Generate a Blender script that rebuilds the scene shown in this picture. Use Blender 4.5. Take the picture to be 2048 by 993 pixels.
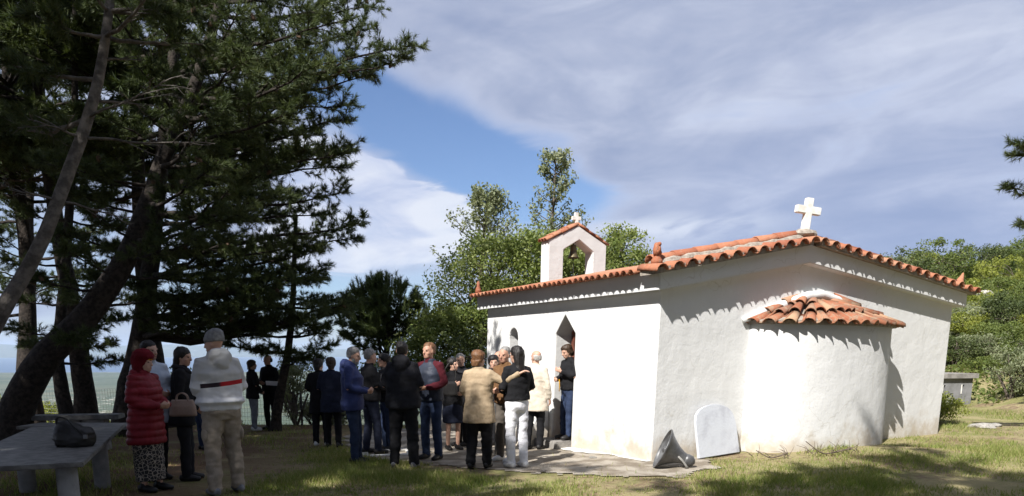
import bpy, bmesh, math, random
import numpy as np
from mathutils import Vector, Matrix, noise as mnoise
sc = bpy.context.scene
for o in list(bpy.data.objects): bpy.data.objects.remove(o)
COL = sc.collection
R = math.radians

# ------------------------------------------------------------------ camera, world, sun, exposure
PITCH, FPX, HZ, CAMH = R(10), 1434.0, 704.0, 1.6
PPY = HZ + FPX*math.tan(PITCH)
cam = bpy.data.cameras.new('camera'); camo = bpy.data.objects.new('camera', cam); COL.objects.link(camo)
cam.sensor_fit = 'HORIZONTAL'; cam.sensor_width = 36; cam.lens = FPX/2048*36
cam.shift_y = (PPY-496.5)/2048; cam.clip_end = 200000; cam.clip_start = .05
camo.location = (0, 0, CAMH); camo.rotation_euler = (R(90)-PITCH, 0, 0)
sc.camera = camo
SUN_EL, SUN_AZ = R(46), R(212.5)            # azimuth clockwise from +Y
SUNV = Vector((math.sin(SUN_AZ)*math.cos(SUN_EL), math.cos(SUN_AZ)*math.cos(SUN_EL), math.sin(SUN_EL)))
sl = bpy.data.lights.new('sun', 'SUN'); sl.energy = 5.0; sl.angle = R(.53); sl.color = (1, .965, .915)
slo = bpy.data.objects.new('sun', sl); COL.objects.link(slo); slo.rotation_euler = SUNV.to_track_quat('Z', 'Y').to_euler()
slo.location = (-8, -14, 20)
sc.view_settings.view_transform = 'Standard'; sc.view_settings.look = 'None'
sc.view_settings.exposure = .95; sc.view_settings.gamma = 1; sc.view_settings.use_curve_mapping = False

class NT:
    """tiny node helper"""
    def __init__(s, tree): s.t = tree; s.n = tree.nodes; s.l = tree.links
    def new(s, typ, **kw):
        nd = s.n.new(typ)
        for k, v in kw.items():
            if k.startswith('i_'):
                key = k[2:]
                key = int(key) if key.isdigit() else key.replace('_', ' ')
                if hasattr(v, 'is_linked') or isinstance(v, bpy.types.NodeSocket): s.l.new(v, nd.inputs[key])
                else: nd.inputs[key].default_value = v
            else: setattr(nd, k, v)
        return nd
    def math(s, op, a, b=None, c=None, clamp=False):
        nd = s.n.new('ShaderNodeMath'); nd.operation = op; nd.use_clamp = clamp
        for i, v in enumerate((a, b, c)):
            if v is None: continue
            if isinstance(v, bpy.types.NodeSocket): s.l.new(v, nd.inputs[i])
            else: nd.inputs[i].default_value = v
        return nd.outputs[0]
    def mix(s, f, a, b, blend='MIX'):
        nd = s.n.new('ShaderNodeMix'); nd.data_type = 'RGBA'; nd.blend_type = blend
        for i, v in ((0, f), (6, a), (7, b)):
            if isinstance(v, bpy.types.NodeSocket): s.l.new(v, nd.inputs[i])
            else: nd.inputs[i].default_value = v if i == 0 else (*v[:3], 1)
        return nd.outputs[2]
    def ramp(s, f, stops):
        nd = s.n.new('ShaderNodeValToRGB'); s.l.new(f, nd.inputs[0]); e = nd.color_ramp.elements
        while len(e) < len(stops): e.new(.5)
        for el, (p, c) in zip(e, stops): el.position = p; el.color = (*c, 1) if len(c) == 3 else c
        return nd.outputs[0]
    def noise(s, vec, scale, detail=4, rough=.55, dist=0):
        nd = s.n.new('ShaderNodeTexNoise'); nd.inputs['Scale'].default_value = scale
        nd.inputs['Detail'].default_value = detail; nd.inputs['Roughness'].default_value = rough; nd.inputs['Distortion'].default_value = dist
        if vec is not None: s.l.new(vec, nd.inputs['Vector'])
        return nd.outputs[0]
    def sstep(s, v, a, b):
        nd = s.n.new('ShaderNodeMapRange'); nd.interpolation_type = 'SMOOTHSTEP'; s.l.new(v, nd.inputs[0])
        nd.inputs[1].default_value = a; nd.inputs[2].default_value = b
        return nd.outputs[0]

W = bpy.data.worlds.new('World'); sc.world = W; W.use_nodes = True
def build_world():
    t = NT(W.node_tree); t.n.clear()
    out = t.new('ShaderNodeOutputWorld'); bg = t.new('ShaderNodeBackground')
    sky = t.new('ShaderNodeTexSky', sky_type='NISHITA'); sky.sun_disc = False; sky.sun_elevation = SUN_EL; sky.sun_rotation = SUN_AZ
    sky.air_density = 1.0; sky.dust_density = .6; sky.ozone_density = 2.0
    tc = t.new('ShaderNodeTexCoord'); d = tc.outputs['Generated']
    sep = t.new('ShaderNodeSeparateXYZ'); t.l.new(d, sep.inputs[0])
    x, y, z = sep.outputs
    el = t.math('ARCSINE', z)                                     # elevation
    az = t.math('ARCTAN2', x, y)                                  # azimuth from +Y, + right
    # cloud deck coordinates: a plane overhead, stretched sideways
    zc = t.math('MAXIMUM', t.math('ADD', z, .16), .05)
    cx = t.math('DIVIDE', x, zc); cy = t.math('DIVIDE', y, zc)
    cmb = t.new('ShaderNodeCombineXYZ'); t.l.new(cx, cmb.inputs[0]); t.l.new(cy, cmb.inputs[1])
    n1 = t.noise(cmb.outputs[0], .8, 7, .55, .5)
    n2 = t.noise(cmb.outputs[0], 2.2, 7, .58, .9)
    cmb2 = t.new('ShaderNodeCombineXYZ')
    t.l.new(t.math('ADD', t.math('MULTIPLY', az, 2.4), t.math('MULTIPLY', el, 1.6)), cmb2.inputs[0]); t.l.new(t.math('ADD', t.math('MULTIPLY', el, 8), t.math('MULTIPLY', az, -.9)), cmb2.inputs[1])
    n3 = t.noise(cmb2.outputs[0], 1.8, 8, .56, .7)                # layered banks and streaks
    cmb3 = t.new('ShaderNodeCombineXYZ'); t.l.new(t.math('MULTIPLY', az, 5), cmb3.inputs[0]); t.l.new(t.math('MULTIPLY', el, 13), cmb3.inputs[1]); cmb3.inputs[2].default_value = 3.7
    n4 = t.noise(cmb3.outputs[0], 1.5, 6, .5, .8)                 # heaped banks low down
    def blob(a0, e0, sa, se, rot=0):
        da = t.math('SUBTRACT', az, R(a0)); de = t.math('SUBTRACT', el, R(e0))
        c, s_ = math.cos(rot), math.sin(rot)
        p = t.math('ADD', t.math('MULTIPLY', da, c), t.math('MULTIPLY', de, s_))
        q = t.math('SUBTRACT', t.math('MULTIPLY', de, c), t.math('MULTIPLY', da, s_))
        p = t.math('DIVIDE', p, R(sa)); q = t.math('DIVIDE', q, R(se))
        r2 = t.math('ADD', t.math('MULTIPLY', p, p), t.math('MULTIPLY', q, q))
        return t.math('POWER', 2.718, t.math('MULTIPLY', r2, -1))
    cov = t.math('ADD', t.math('ADD', t.math('MULTIPLY', n1, .55), t.math('MULTIPLY', n3, .75)), .16)
    gap = t.math('ADD', t.math('MULTIPLY', blob(-4.2, 14.2, 9.5, 3.0, -.30), .66), t.math('MULTIPLY', blob(-11.8, 18.2, 5, 1.8, -.1), .48))
    gap = t.math('ADD', gap, t.math('MULTIPLY', blob(2, 11.8, 4.5, 2.4, 0), .34))
    gap = t.math('ADD', gap, t.math('MULTIPLY', blob(-13, 2.0, 15, 4.6, 0), .55))
    gap = t.math('ADD', gap, t.math('MULTIPLY', blob(-34, 9, 14, 8, 0), .25))
    cov = t.math('SUBTRACT', cov, gap)
    mask = t.sstep(cov, .36, .72)
    # deck: soft lavender with lighter and darker streaks
    shade = t.math('ADD', t.math('ADD', t.math('MULTIPLY', n2, .35), t.math('MULTIPLY', n1, .35)), t.math('MULTIPLY', n3, .45))
    base = t.ramp(shade, [(.44, (.66, .70, .82)), (.55, (.48, .53, .68)), (.67, (.34, .40, .57))])
    lowd = t.math('MULTIPLY', t.math('SUBTRACT', 1.0, t.sstep(el, R(4), R(20))), t.sstep(az, R(2), R(20)))
    base = t.mix(t.math('MULTIPLY', lowd, .6), base, (.27, .35, .60))
    base = t.mix(t.math('MULTIPLY', t.math('SUBTRACT', 1.0, t.sstep(cov, .45, .85)), .55), base, (.68, .73, .90))
    # heaped white bank over the sea
    bank = t.math('ADD', blob(-14.5, 13.4, 7.0, 2.3, -.16), t.math('MULTIPLY', blob(-11, 8.6, 10, 3.4, .05), .95))
    bank = t.sstep(t.math('ADD', bank, t.math('MULTIPLY', t.math('SUBTRACT', n4, .5), 1.1)), .42, .60)
    bcol = t.ramp(t.math('ADD', t.math('MULTIPLY', n4, .7), t.math('MULTIPLY', n3, .4)), [(.42, (.46, .54, .76)), (.53, (.66, .71, .87)), (.64, (.84, .87, .95))])
    streak = t.math('MULTIPLY', blob(11, 9.0, 8, .9, .02), .8)
    base = t.mix(t.math('MULTIPLY', streak, t.sstep(n4, .40, .55)), base, (.80, .84, .94))
    mask = t.math('MAXIMUM', mask, t.math('MULTIPLY', bank, .95))
    base = t.mix(bank, base, bcol)
    skyc = t.mix(1.0, sky.outputs[0], (.098, .107, .128), 'MULTIPLY')
    colr = t.mix(t.math('MULTIPLY', mask, .93), skyc, base)
    # the Background stays at strength .1: the clouds are scaled up to match
    t.l.new(t.mix(1.0, colr, (5.25, 5.25, 5.3), 'MULTIPLY'), bg.inputs[0]); bg.inputs[1].default_value = .1
    t.l.new(bg.outputs[0], out.inputs[0])
build_world()

# ------------------------------------------------------------------ pixel -> place helpers (2048 x 993 photograph)
cF = Vector((0, math.cos(PITCH), -math.sin(PITCH))); cU = Vector((0, math.sin(PITCH), math.cos(PITCH)))
def ray(px, py): return cF*FPX + Vector((px-1024, 0, 0)) + cU*(PPY-py)
def P(px, py, Y):
    v = ray(px, py); return Vector((0, 0, CAMH)) + v*(Y/v.y)
def sm(a, b, x):
    x = np.clip((x-a)/(b-a), 0, 1); return x*x*(3-2*x)
def gz(x, y):
    """ground height: nearly level yard, a drop beyond the fence, a hillside to the right"""
    x = np.asarray(x, float); y = np.asarray(y, float)
    z = -sm(3, -2, x)*.024*np.clip(y-8, 0, 10)
    r = np.hypot(x, y); azm = np.degrees(np.arctan2(x, y))
    drop = np.clip(y-18.6+np.clip(x-2, 0, 99)*-.2, 0, None)*sm(9, 2, x)
    z = z - drop*.45
    hz = sm(19, 27, azm)*sm(125, 95, azm)
    rr = np.clip(r-25.5, 0, None)
    hill = np.where(rr < 36, .165*rr+.0006*rr*rr, .165*36+.0006*36*36+.03*(rr-36))
    hill = hill + .5*sm(22, 26, r)*sm(33, 36, azm)
    z = z + hz*hill
    z = z + .10*np.exp(-(((x-5.6)/1.9)**2+((y-11.3)/.75)**2))
    z = z + .02*np.sin(x*1.7+.6)*np.sin(y*1.3+1)*sm(2.5, 5, x)
    return z
def gzf(x, y): return float(gz(x, y))
def G(px, py):
    v = ray(px, py); z = 0
    for _ in range(12):
        k = (z-CAMH)/v.z; p = Vector((0, 0, CAMH))+v*k; z = gzf(p.x, p.y)
    return p

# ------------------------------------------------------------------ object helpers
def link(o, parent=None):
    COL.objects.link(o)
    if parent is not None: o.parent = parent
    return o
def tag(o, label=None, cat=None, group=None, kind=None):
    if label: o['label'] = label
    if cat: o['category'] = cat
    if group: o['group'] = group
    if kind: o['kind'] = kind
    return o
def empty(name, loc=(0, 0, 0), rz=0, label=None, cat=None, group=None):
    o = bpy.data.objects.new(name, None); COL.objects.link(o); o.location = loc; o.rotation_euler = (0, 0, rz)
    o.empty_display_size = .2
    return tag(o, label, cat, group)
def mobj(name, me, mat, parent=None, smooth=False):
    if mat is not None and len(me.materials) == 0: me.materials.append(mat)
    if smooth: me.polygons.foreach_set('use_smooth', [True]*len(me.polygons))
    return link(bpy.data.objects.new(name, me), parent)
def bobj(name, bm, mat, parent=None, smooth=False, normals=True):
    if normals: bmesh.ops.recalc_face_normals(bm, faces=bm.faces)
    me = bpy.data.meshes.new(name); bm.to_mesh(me); bm.free()
    return mobj(name, me, mat, parent, smooth)
def np_mesh(name, V, Fc):
    """V (n,3), Fc (m,k) with k = 3 or 4"""
    me = bpy.data.meshes.new(name); V = np.asarray(V, np.float32); Fc = np.asarray(Fc, np.int32); k = Fc.shape[1]
    me.vertices.add(len(V)); me.vertices.foreach_set('co', V.ravel())
    me.loops.add(Fc.size); me.loops.foreach_set('vertex_index', Fc.ravel())
    me.polygons.add(len(Fc)); me.polygons.foreach_set('loop_start', np.arange(0, Fc.size, k, dtype=np.int32))
    me.update(calc_edges=True); me.validate()
    return me
def box(bm, x0, x1, y0, y1, z0, z1, M=None):
    vs = [bm.verts.new((x, y, z)) for z in (z0, z1) for y in (y0, y1) for x in (x0, x1)]
    for f in ((0, 2, 3, 1), (4, 5, 7, 6), (0, 1, 5, 4), (2, 6, 7, 3), (0, 4, 6, 2), (1, 3, 7, 5)): bm.faces.new([vs[i] for i in f])
    if M is not None: bmesh.ops.transform(bm, matrix=M, verts=vs)
    return vs
def prism(bm, poly, a, b, axis='y'):
    """poly of (p,q) pairs extruded along axis from a to b"""
    def mk(p, q, t): return {'y': (p, t, q), 'x': (t, p, q), 'z': (p, q, t)}[axis]
    A = [bm.verts.new(mk(p, q, a)) for p, q in poly]; B = [bm.verts.new(mk(p, q, b)) for p, q in poly]; n = len(poly)
    bm.faces.new(A); bm.faces.new(B[::-1])
    for i in range(n): bm.faces.new((A[i], B[i], B[(i+1) % n], A[(i+1) % n]))
    return A+B
def tube(bm, pts, radii, n=8, cap=True, flat=None, up=None):
    """tapered tube; radii scalars or (a,b); rounded-off ends by a centre vertex"""
    pts = [Vector(p) for p in pts]; rings = []; prev = None
    for i, p in enumerate(pts):
        d = (pts[min(i+1, len(pts)-1)]-pts[max(i-1, 0)]).normalized()
        if prev is None:
            a = Vector(up) if up is not None else (Vector((0, 0, 1)) if abs(d.z) < .9 else Vector((1, 0, 0)))
            u = (a-d*a.dot(d)).normalized()
        else: u = (prev-d*prev.dot(d)).normalized()
        prev = u; v = d.cross(u); r = radii[i]; ra, rb = (r, r) if not isinstance(r, (tuple, list)) else r
        rings.append([bm.verts.new(p+u*(math.cos(2*math.pi*k/n)*ra)+v*(math.sin(2*math.pi*k/n)*rb)) for k in range(n)])
    for A, B in zip(rings, rings[1:]):
        for k in range(n): bm.faces.new((A[k], A[(k+1) % n], B[(k+1) % n], B[k]))
    if cap:
        for rg, e, q in ((rings[0], 0, 1), (rings[-1], -1, -2)):
            d = (pts[e]-pts[q]).normalized(); r = radii[e]; r = r if not isinstance(r, (tuple, list)) else min(r)
            c = bm.verts.new(pts[e]+d*r*.5)
            for k in range(n): bm.faces.new((rg[k], rg[(k+1) % n], c))
    return rings
def vloft(bm, rings, n=20, M=None, pw=2.0):
    """rings (z, cx, cy, rx, ry): horizontal super-ellipses"""
    rs = []
    for (z, cx, cy, rx, ry) in rings:
        ring = []
        for k in range(n):
            a = 2*math.pi*k/n; c, s = math.cos(a), math.sin(a)
            q = Vector((cx+rx*math.copysign(abs(c)**(2/pw), c), cy+ry*math.copysign(abs(s)**(2/pw), s), z))
            ring.append(bm.verts.new(M @ q if M is not None else q))
        rs.append(ring)
    for A, B in zip(rs, rs[1:]):
        for k in range(n): bm.faces.new((A[k], A[(k+1) % n], B[(k+1) % n], B[k]))
    bm.faces.new(rs[0][::-1]); bm.faces.new(rs[-1])
    return rs
def ball(bm, c, r, M=None, seg=12):
    rx, ry, rz = r if isinstance(r, (tuple, list)) else (r, r, r)
    T = Matrix.Translation(c) @ Matrix.Diagonal((rx, ry, rz, 1))
    if M is not None: T = M @ T
    bmesh.ops.create_uvsphere(bm, u_segments=seg, v_segments=max(6, seg//2+1), radius=1, matrix=T)
def remesh(bm, voxel, smooth=2, dec=None, name='m'):
    """union of overlapping closed shells -> one continuous skin"""
    bmesh.ops.recalc_face_normals(bm, faces=bm.faces)
    me = bpy.data.meshes.new(name); bm.to_mesh(me); bm.free()
    o = bpy.data.objects.new('tmp', me); COL.objects.link(o)
    m = o.modifiers.new('r', 'REMESH'); m.mode = 'VOXEL'; m.voxel_size = voxel; m.use_smooth_shade = True
    if smooth: s = o.modifiers.new('s', 'SMOOTH'); s.iterations = smooth; s.factor = .5
    if dec: q = o.modifiers.new('d', 'DECIMATE'); q.ratio = dec
    dg = bpy.context.evaluated_depsgraph_get(); dg.update()
    res = bpy.data.meshes.new_from_object(o.evaluated_get(dg)); res.name = name
    bpy.data.objects.remove(o); bpy.data.meshes.remove(me)
    res.polygons.foreach_set('use_smooth', [True]*len(res.polygons))
    return res

# ------------------------------------------------------------------ materials
def principled(name):
    m = bpy.data.materials.new(name); m.use_nodes = True; t = NT(m.node_tree)
    b = t.n['Principled BSDF']; return m, t, b
def mat(name, c1, c2=None, scale=6, rough=.8, bump=0, bscale=40, detail=5, spec=.3, metal=0, lo=.35, hi=.65, island=0):
    m, t, b = principled(name)
    tc = t.new('ShaderNodeTexCoord'); v = tc.outputs['Object']
    b.inputs['Roughness'].default_value = rough; b.inputs['Metallic'].default_value = metal
    b.inputs['Specular IOR Level'].default_value = spec
    if c2 is None: c2 = tuple(x*.8 for x in c1)
    n = t.sstep(t.noise(v, scale, detail, .6), lo, hi)
    c = t.mix(n, c1, c2)
    if island:
        g = t.new('ShaderNodeNewGeometry'); hs = t.new('ShaderNodeHueSaturation'); t.l.new(c, hs.inputs['Color'])
        oi = t.new('ShaderNodeObjectInfo')
        r = t.math('ADD', 1-island/2, t.math('MULTIPLY', oi.outputs['Random'], island)); t.l.new(r, hs.inputs['Value']); c = hs.outputs[0]
    t.l.new(c, b.inputs['Base Color'])
    if bump:
        bp = t.new('ShaderNodeBump'); bp.inputs['Strength'].default_value = 1; bp.inputs['Distance'].default_value = bump
        t.l.new(t.noise(v, bscale, 6, .6), bp.inputs['Height']); t.l.new(bp.outputs[0], b.inputs['Normal'])
    return m
def leafmat(name, cols, trans=.35, rough=.6, island=True, cscale=1.2):
    """leaf or needle: diffuse + translucent, colour varied leaf by leaf and clump by clump"""
    m = bpy.data.materials.new(name); m.use_nodes = True; t = NT(m.node_tree); t.n.clear()
    out = t.new('ShaderNodeOutputMaterial')
    g = t.new('ShaderNodeNewGeometry'); tc = t.new('ShaderNodeTexCoord')
    f = t.math('ADD', t.math('MULTIPLY', g.outputs['Random Per Island'], .5), t.math('MULTIPLY', t.noise(tc.outputs['Object'], cscale, 3), .8))
    k = len(cols); c = t.ramp(f, [(.15+.75*i/(k-1), cols[i]) for i in range(k)])
    p = t.new('ShaderNodeBsdfPrincipled'); t.l.new(c, p.inputs['Base Color']); p.inputs['Roughness'].default_value = rough; p.inputs['Specular IOR Level'].default_value = .25
    tr = t.new('ShaderNodeBsdfTranslucent'); t.l.new(t.mix(1, c, (1.25, 1.3, .7), 'MULTIPLY'), tr.inputs[0])
    mx = t.new('ShaderNodeMixShader'); mx.inputs[0].default_value = trans
    t.l.new(p.outputs[0], mx.inputs[1]); t.l.new(tr.outputs[0], mx.inputs[2]); t.l.new(mx.outputs[0], out.inputs[0])
    return m

def whitewash_mat():
    """hand-laid lime wash: slight unevenness, grime and lost paint near the ground"""
    m, t, b = principled('whitewash')
    tc = t.new('ShaderNodeTexCoord'); v = tc.outputs['Object']
    sep = t.new('ShaderNodeSeparateXYZ'); t.l.new(v, sep.inputs[0]); z = sep.outputs[2]
    c = t.mix(t.noise(v, 1.3, 4), (.66, .66, .65), (.57, .572, .565))
    mp = t.new('ShaderNodeMapping'); mp.inputs['Scale'].default_value = (7, 7, .8); t.l.new(v, mp.inputs[0])
    streak = t.sstep(t.noise(mp.outputs[0], 1.4, 5), .58, .8)
    c = t.mix(t.math('MULTIPLY', streak, .42), c, (.46, .45, .42))
    vo = t.new('ShaderNodeTexVoronoi', feature='DISTANCE_TO_EDGE'); vo.inputs['Scale'].default_value = 1.1; wv = t.new('ShaderNodeVectorMath', operation='ADD'); nz = t.new('ShaderNodeTexNoise'); nz.inputs['Scale'].default_value = 4; t.l.new(v, nz.inputs['Vector']); sc_ = t.new('ShaderNodeVectorMath', operation='SCALE'); sc_.inputs['Scale'].default_value = .35; t.l.new(nz.outputs['Color'], sc_.inputs[0]); t.l.new(v, wv.inputs[0]); t.l.new(sc_.outputs[0], wv.inputs[1]); t.l.new(wv.outputs[0], vo.inputs['Vector'])
    crack = t.math('MULTIPLY', t.math('SUBTRACT', 1, t.sstep(vo.outputs['Distance'], .002, .009)), t.sstep(t.noise(v, .9, 3), .52, .6))
    c = t.mix(t.math('MULTIPLY', crack, .55), c, (.45, .43, .39))
    zz = t.math('ADD', z, t.math('MULTIPLY', t.math('SUBTRACT', t.noise(v, 3.5, 6, .65), .5), -1.3))
    low = t.math('SUBTRACT', 1, t.sstep(zz, -.05, .55))
    c = t.mix(t.math('MULTIPLY', low, .85), c, (.40, .34, .26))
    spot = t.math('MULTIPLY', t.sstep(t.noise(v, 22, 4, .7), .64, .72), t.math('SUBTRACT', 1, t.sstep(z, .1, .9)))
    c = t.mix(t.math('MULTIPLY', spot, .6), c, (.36, .31, .25))
    t.l.new(c, b.inputs['Base Color']); b.inputs['Roughness'].default_value = .9; b.inputs['Specular IOR Level'].default_value = .15
    bp = t.new('ShaderNodeBump'); bp.inputs['Distance'].default_value = .02
    t.l.new(t.math('ADD', t.math('MULTIPLY', t.noise(v, 2.6, 4), 1.6), t.math('MULTIPLY', t.noise(v, 30, 6, .65), .28)), bp.inputs['Height'])
    bp.inputs['Strength'].default_value = .6; t.l.new(bp.outputs[0], b.inputs['Normal'])
    return m
def ground_mat():
    m, t, b = principled('ground_soil_and_grass')
    tc = t.new('ShaderNodeTexCoord'); v = tc.outputs['Object']
    sep = t.new('ShaderNodeSeparateXYZ'); t.l.new(v, sep.inputs[0])
    a = t.noise(v, .55, 5, .6); f = t.noise(v, 7, 6, .65); h = t.noise(v, 45, 4, .7)
    soil = t.mix(t.sstep(f, .35, .65), (.19, .135, .085), (.29, .225, .145))
    green = t.mix(t.sstep(h, .35, .65), (.10, .135, .035), (.23, .225, .08))
    straw = t.mix(f, (.36, .30, .17), (.26, .235, .11))
    c = t.mix(t.sstep(t.math('ADD', a, t.math('MULTIPLY', t.math('SUBTRACT', f, .5), .5)), .40, .56), soil, straw)
    c = t.mix(t.math('MULTIPLY', t.sstep(t.noise(v, .8, 6, .65), .45, .60), .65), c, green)
    c = t.mix(t.math('MULTIPLY', t.sstep(h, .5, .75), .35), c, (.09, .066, .04))
    # pine litter under the trees on the left
    lit = t.math('MULTIPLY', t.sstep(sep.outputs[0], -2.2, -4.8), t.sstep(t.noise(v, 1.1, 5), .28, .55))
    c = t.mix(lit, c, t.mix(h, (.10, .062, .037), (.17, .11, .066)))
    t.l.new(c, b.inputs['Base Color']); b.inputs['Roughness'].default_value = .95; b.inputs['Specular IOR Level'].default_value = .1
    bp = t.new('ShaderNodeBump'); bp.inputs['Distance'].default_value = .05
    t.l.new(t.math('ADD', t.math('MULTIPLY', h, .5), f), bp.inputs['Height']); t.l.new(bp.outputs[0], b.inputs['Normal'])
    return m
def far_mat():
    m, t, b = principled('coastal_plain')
    tc = t.new('ShaderNodeTexCoord'); v = tc.outputs['Object']
    vo = t.new('ShaderNodeTexVoronoi', feature='F1'); vo.inputs['Scale'].default_value = .0045; t.l.new(v, vo.inputs['Vector'])
    c = t.ramp(vo.outputs['Color'], [(.2, (.022, .038, .018)), (.45, (.045, .062, .03)), (.65, (.10, .098, .055)), (.85, (.03, .046, .024))])
    c = t.mix(t.math('MULTIPLY', t.noise(v, .02, 5, .7), .6), c, (.05, .075, .035))
    town = t.math('MULTIPLY', t.sstep(t.noise(v, .0011, 3), .52, .62), t.sstep(t.noise(v, .03, 2, .7), .60, .66))
    c = t.mix(town, c, (.62, .57, .50))
    t.l.new(c, b.inputs['Base Color']); b.inputs['Roughness'].default_value = .95
    return m
def tile_mat():
    m, t, b = principled('terracotta')
    tc = t.new('ShaderNodeTexCoord'); v = tc.outputs['Object']; oi = t.new('ShaderNodeObjectInfo')
    c = t.ramp(oi.outputs['Random'], [(0, (.24, .085, .05)), (.35, (.31, .115, .062)), (.7, (.36, .15, .085)), (1, (.38, .20, .125))])
    c = t.mix(t.math('MULTIPLY', t.sstep(t.noise(v, 14, 6, .65), .45, .7), .6), c, (.23, .095, .06))
    c = t.mix(t.math('MULTIPLY', t.sstep(t.noise(v, 26, 5, .7), .54, .68), .5), c, (.36, .31, .24))
    t.l.new(c, b.inputs['Base Color']); b.inputs['Roughness'].default_value = .85; b.inputs['Specular IOR Level'].default_value = .2
    bp = t.new('ShaderNodeBump'); bp.inputs['Distance'].default_value = .006
    t.l.new(t.noise(v, 40, 5), bp.inputs['Height']); t.l.new(bp.outputs[0], b.inputs['Normal'])
    return m
def old_tile_mat():
    m, t, b = principled('weathered_terracotta')
    tc = t.new('ShaderNodeTexCoord'); v = tc.outputs['Object']; oi = t.new('ShaderNodeObjectInfo')
    c = t.ramp(oi.outputs['Random'], [(0, (.25, .09, .05)), (.55, (.33, .14, .08)), (.8, (.38, .24, .15)), (1, (.23, .11, .075))])
    add = t.new('ShaderNodeVectorMath', operation='ADD'); t.l.new(v, add.inputs[0]); t.l.new(oi.outputs['Location'], add.inputs[1])
    c = t.mix(t.math('MULTIPLY', t.sstep(t.noise(add.outputs[0], 9, 6, .65), .46, .66), .7), c, (.26, .22, .16))
    c = t.mix(t.math('MULTIPLY', t.sstep(t.noise(add.outputs[0], 26, 5, .7), .56, .68), .6), c, (.12, .09, .065))
    t.l.new(c, b.inputs['Base Color']); b.inputs['Roughness'].default_value = .9; b.inputs['Specular IOR Level'].default_value = .15
    return m
M = {}
M['white'] = whitewash_mat(); M['ground'] = ground_mat(); M['far'] = far_mat(); M['tile'] = tile_mat(); M['oldtile'] = old_tile_mat()
M['mortar'] = mat('mortar', (.36, .32, .27), (.22, .19, .16), 18, .95, .01, 60)
M['marble'] = mat('white_marble', (.80, .79, .75), (.60, .58, .53), 9, .6, .003, 40)
M['board'] = mat('painted_board', (.50, .52, .56), (.36, .37, .41), 3.5, .6, .004, 30, lo=.45, hi=.75)
M['concrete'] = mat('concrete', (.27, .255, .235), (.17, .16, .148), 5, .95, .012, 35)
M['tabletop'] = mat('grey_terrazzo', (.17, .165, .155), (.085, .082, .078), 8, .55, .002, 50)
M['pipe'] = mat('cement_pipe', (.26, .255, .24), (.17, .165, .155), 4, .9, .004, 40)
M['yard'] = mat('worn_concrete', (.33, .295, .245), (.175, .145, .11), 2.6, .95, .02, 28, lo=.38, hi=.62)
M['limesplash'] = mat('lime_paint', (.76, .75, .72), (.55, .53, .48), 6, .9, .006, 30)
M['bark'] = mat('pine_bark', (.042, .034, .028), (.015, .012, .010), 14, .95, .03, 22)
M['greybark'] = mat('grey_pine_bark', (.15, .135, .12), (.07, .062, .055), 10, .95, .02, 22)
M['oakbark'] = mat('oak_bark', (.14, .115, .09), (.06, .05, .04), 14, .95, .02, 25)
M['needles'] = leafmat('pine_needles', [(.020, .031, .013), (.036, .054, .020), (.056, .078, .028), (.095, .115, .042)], .24, .55)
M['needles2'] = leafmat('young_pine_needles', [(.03, .055, .02), (.055, .085, .03), (.11, .13, .045)], .25, .55)
M['oak'] = leafmat('spring_leaves', [(.07, .105, .028), (.125, .17, .045), (.19, .23, .07), (.26, .285, .11)], .38, .5, cscale=.7)
M['olive'] = leafmat('grey_green_leaves', [(.10, .125, .06), (.17, .195, .105), (.25, .265, .16)], .3, .5)
M['maquis'] = leafmat('maquis_leaves', [(.055, .082, .02), (.10, .135, .034), (.165, .195, .055)], .33, .5)
M['yellowmaquis'] = leafmat('yellow_green_leaves', [(.12, .145, .024), (.19, .215, .04), (.26, .275, .06)], .36, .5)
M['darkmaquis'] = leafmat('dark_evergreen_leaves', [(.032, .048, .017), (.058, .08, .027), (.10, .12, .04)], .25, .5)
M['grass'] = leafmat('grass_blades', [(.075, .125, .018), (.13, .185, .034), (.21, .245, .065), (.35, .315, .15)], .35, .6, cscale=1.0)
M['twig'] = mat('dry_twig', (.16, .125, .095), (.09, .07, .055), 20, .95)
M['cone'] = mat('pine_cone', (.10, .065, .04), (.05, .032, .02), 30, .8, .006, 60)
M['wire'] = mat('fence_wire', (.24, .25, .25), (.16, .16, .16), 8, .5, metal=.6)
M['post'] = mat('fence_post', (.10, .10, .10), (.06, .06, .06), 8, .7)
M['bronze'] = mat('old_bronze', (.16, .13, .075), (.08, .075, .05), 10, .5, metal=.7)
M['horn'] = mat('grey_painted_metal', (.15, .152, .155), (.085, .085, .088), 7, .42, .001, 40, metal=.35)
M['darkmetal'] = mat('dark_metal', (.07, .07, .07), (.04, .04, .04), 9, .5, metal=.5)
M['doorwood'] = mat('dark_red_wood', (.17, .055, .035), (.10, .035, .022), 9, .6)
M['glassdark'] = mat('dark_pane', (.02, .024, .03), (.015, .018, .02), 3, .08, spec=.5)
M['block'] = mat('grey_cement_wall', (.22, .22, .225), (.16, .16, .16), 3, .95, .01, 30)
M['dark'] = mat('dark_recess', (.03, .03, .03), None, 3, .9)
M['rock'] = mat('pale_rock', (.42, .40, .36), (.25, .235, .21), 5, .95, .03, 12)
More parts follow.
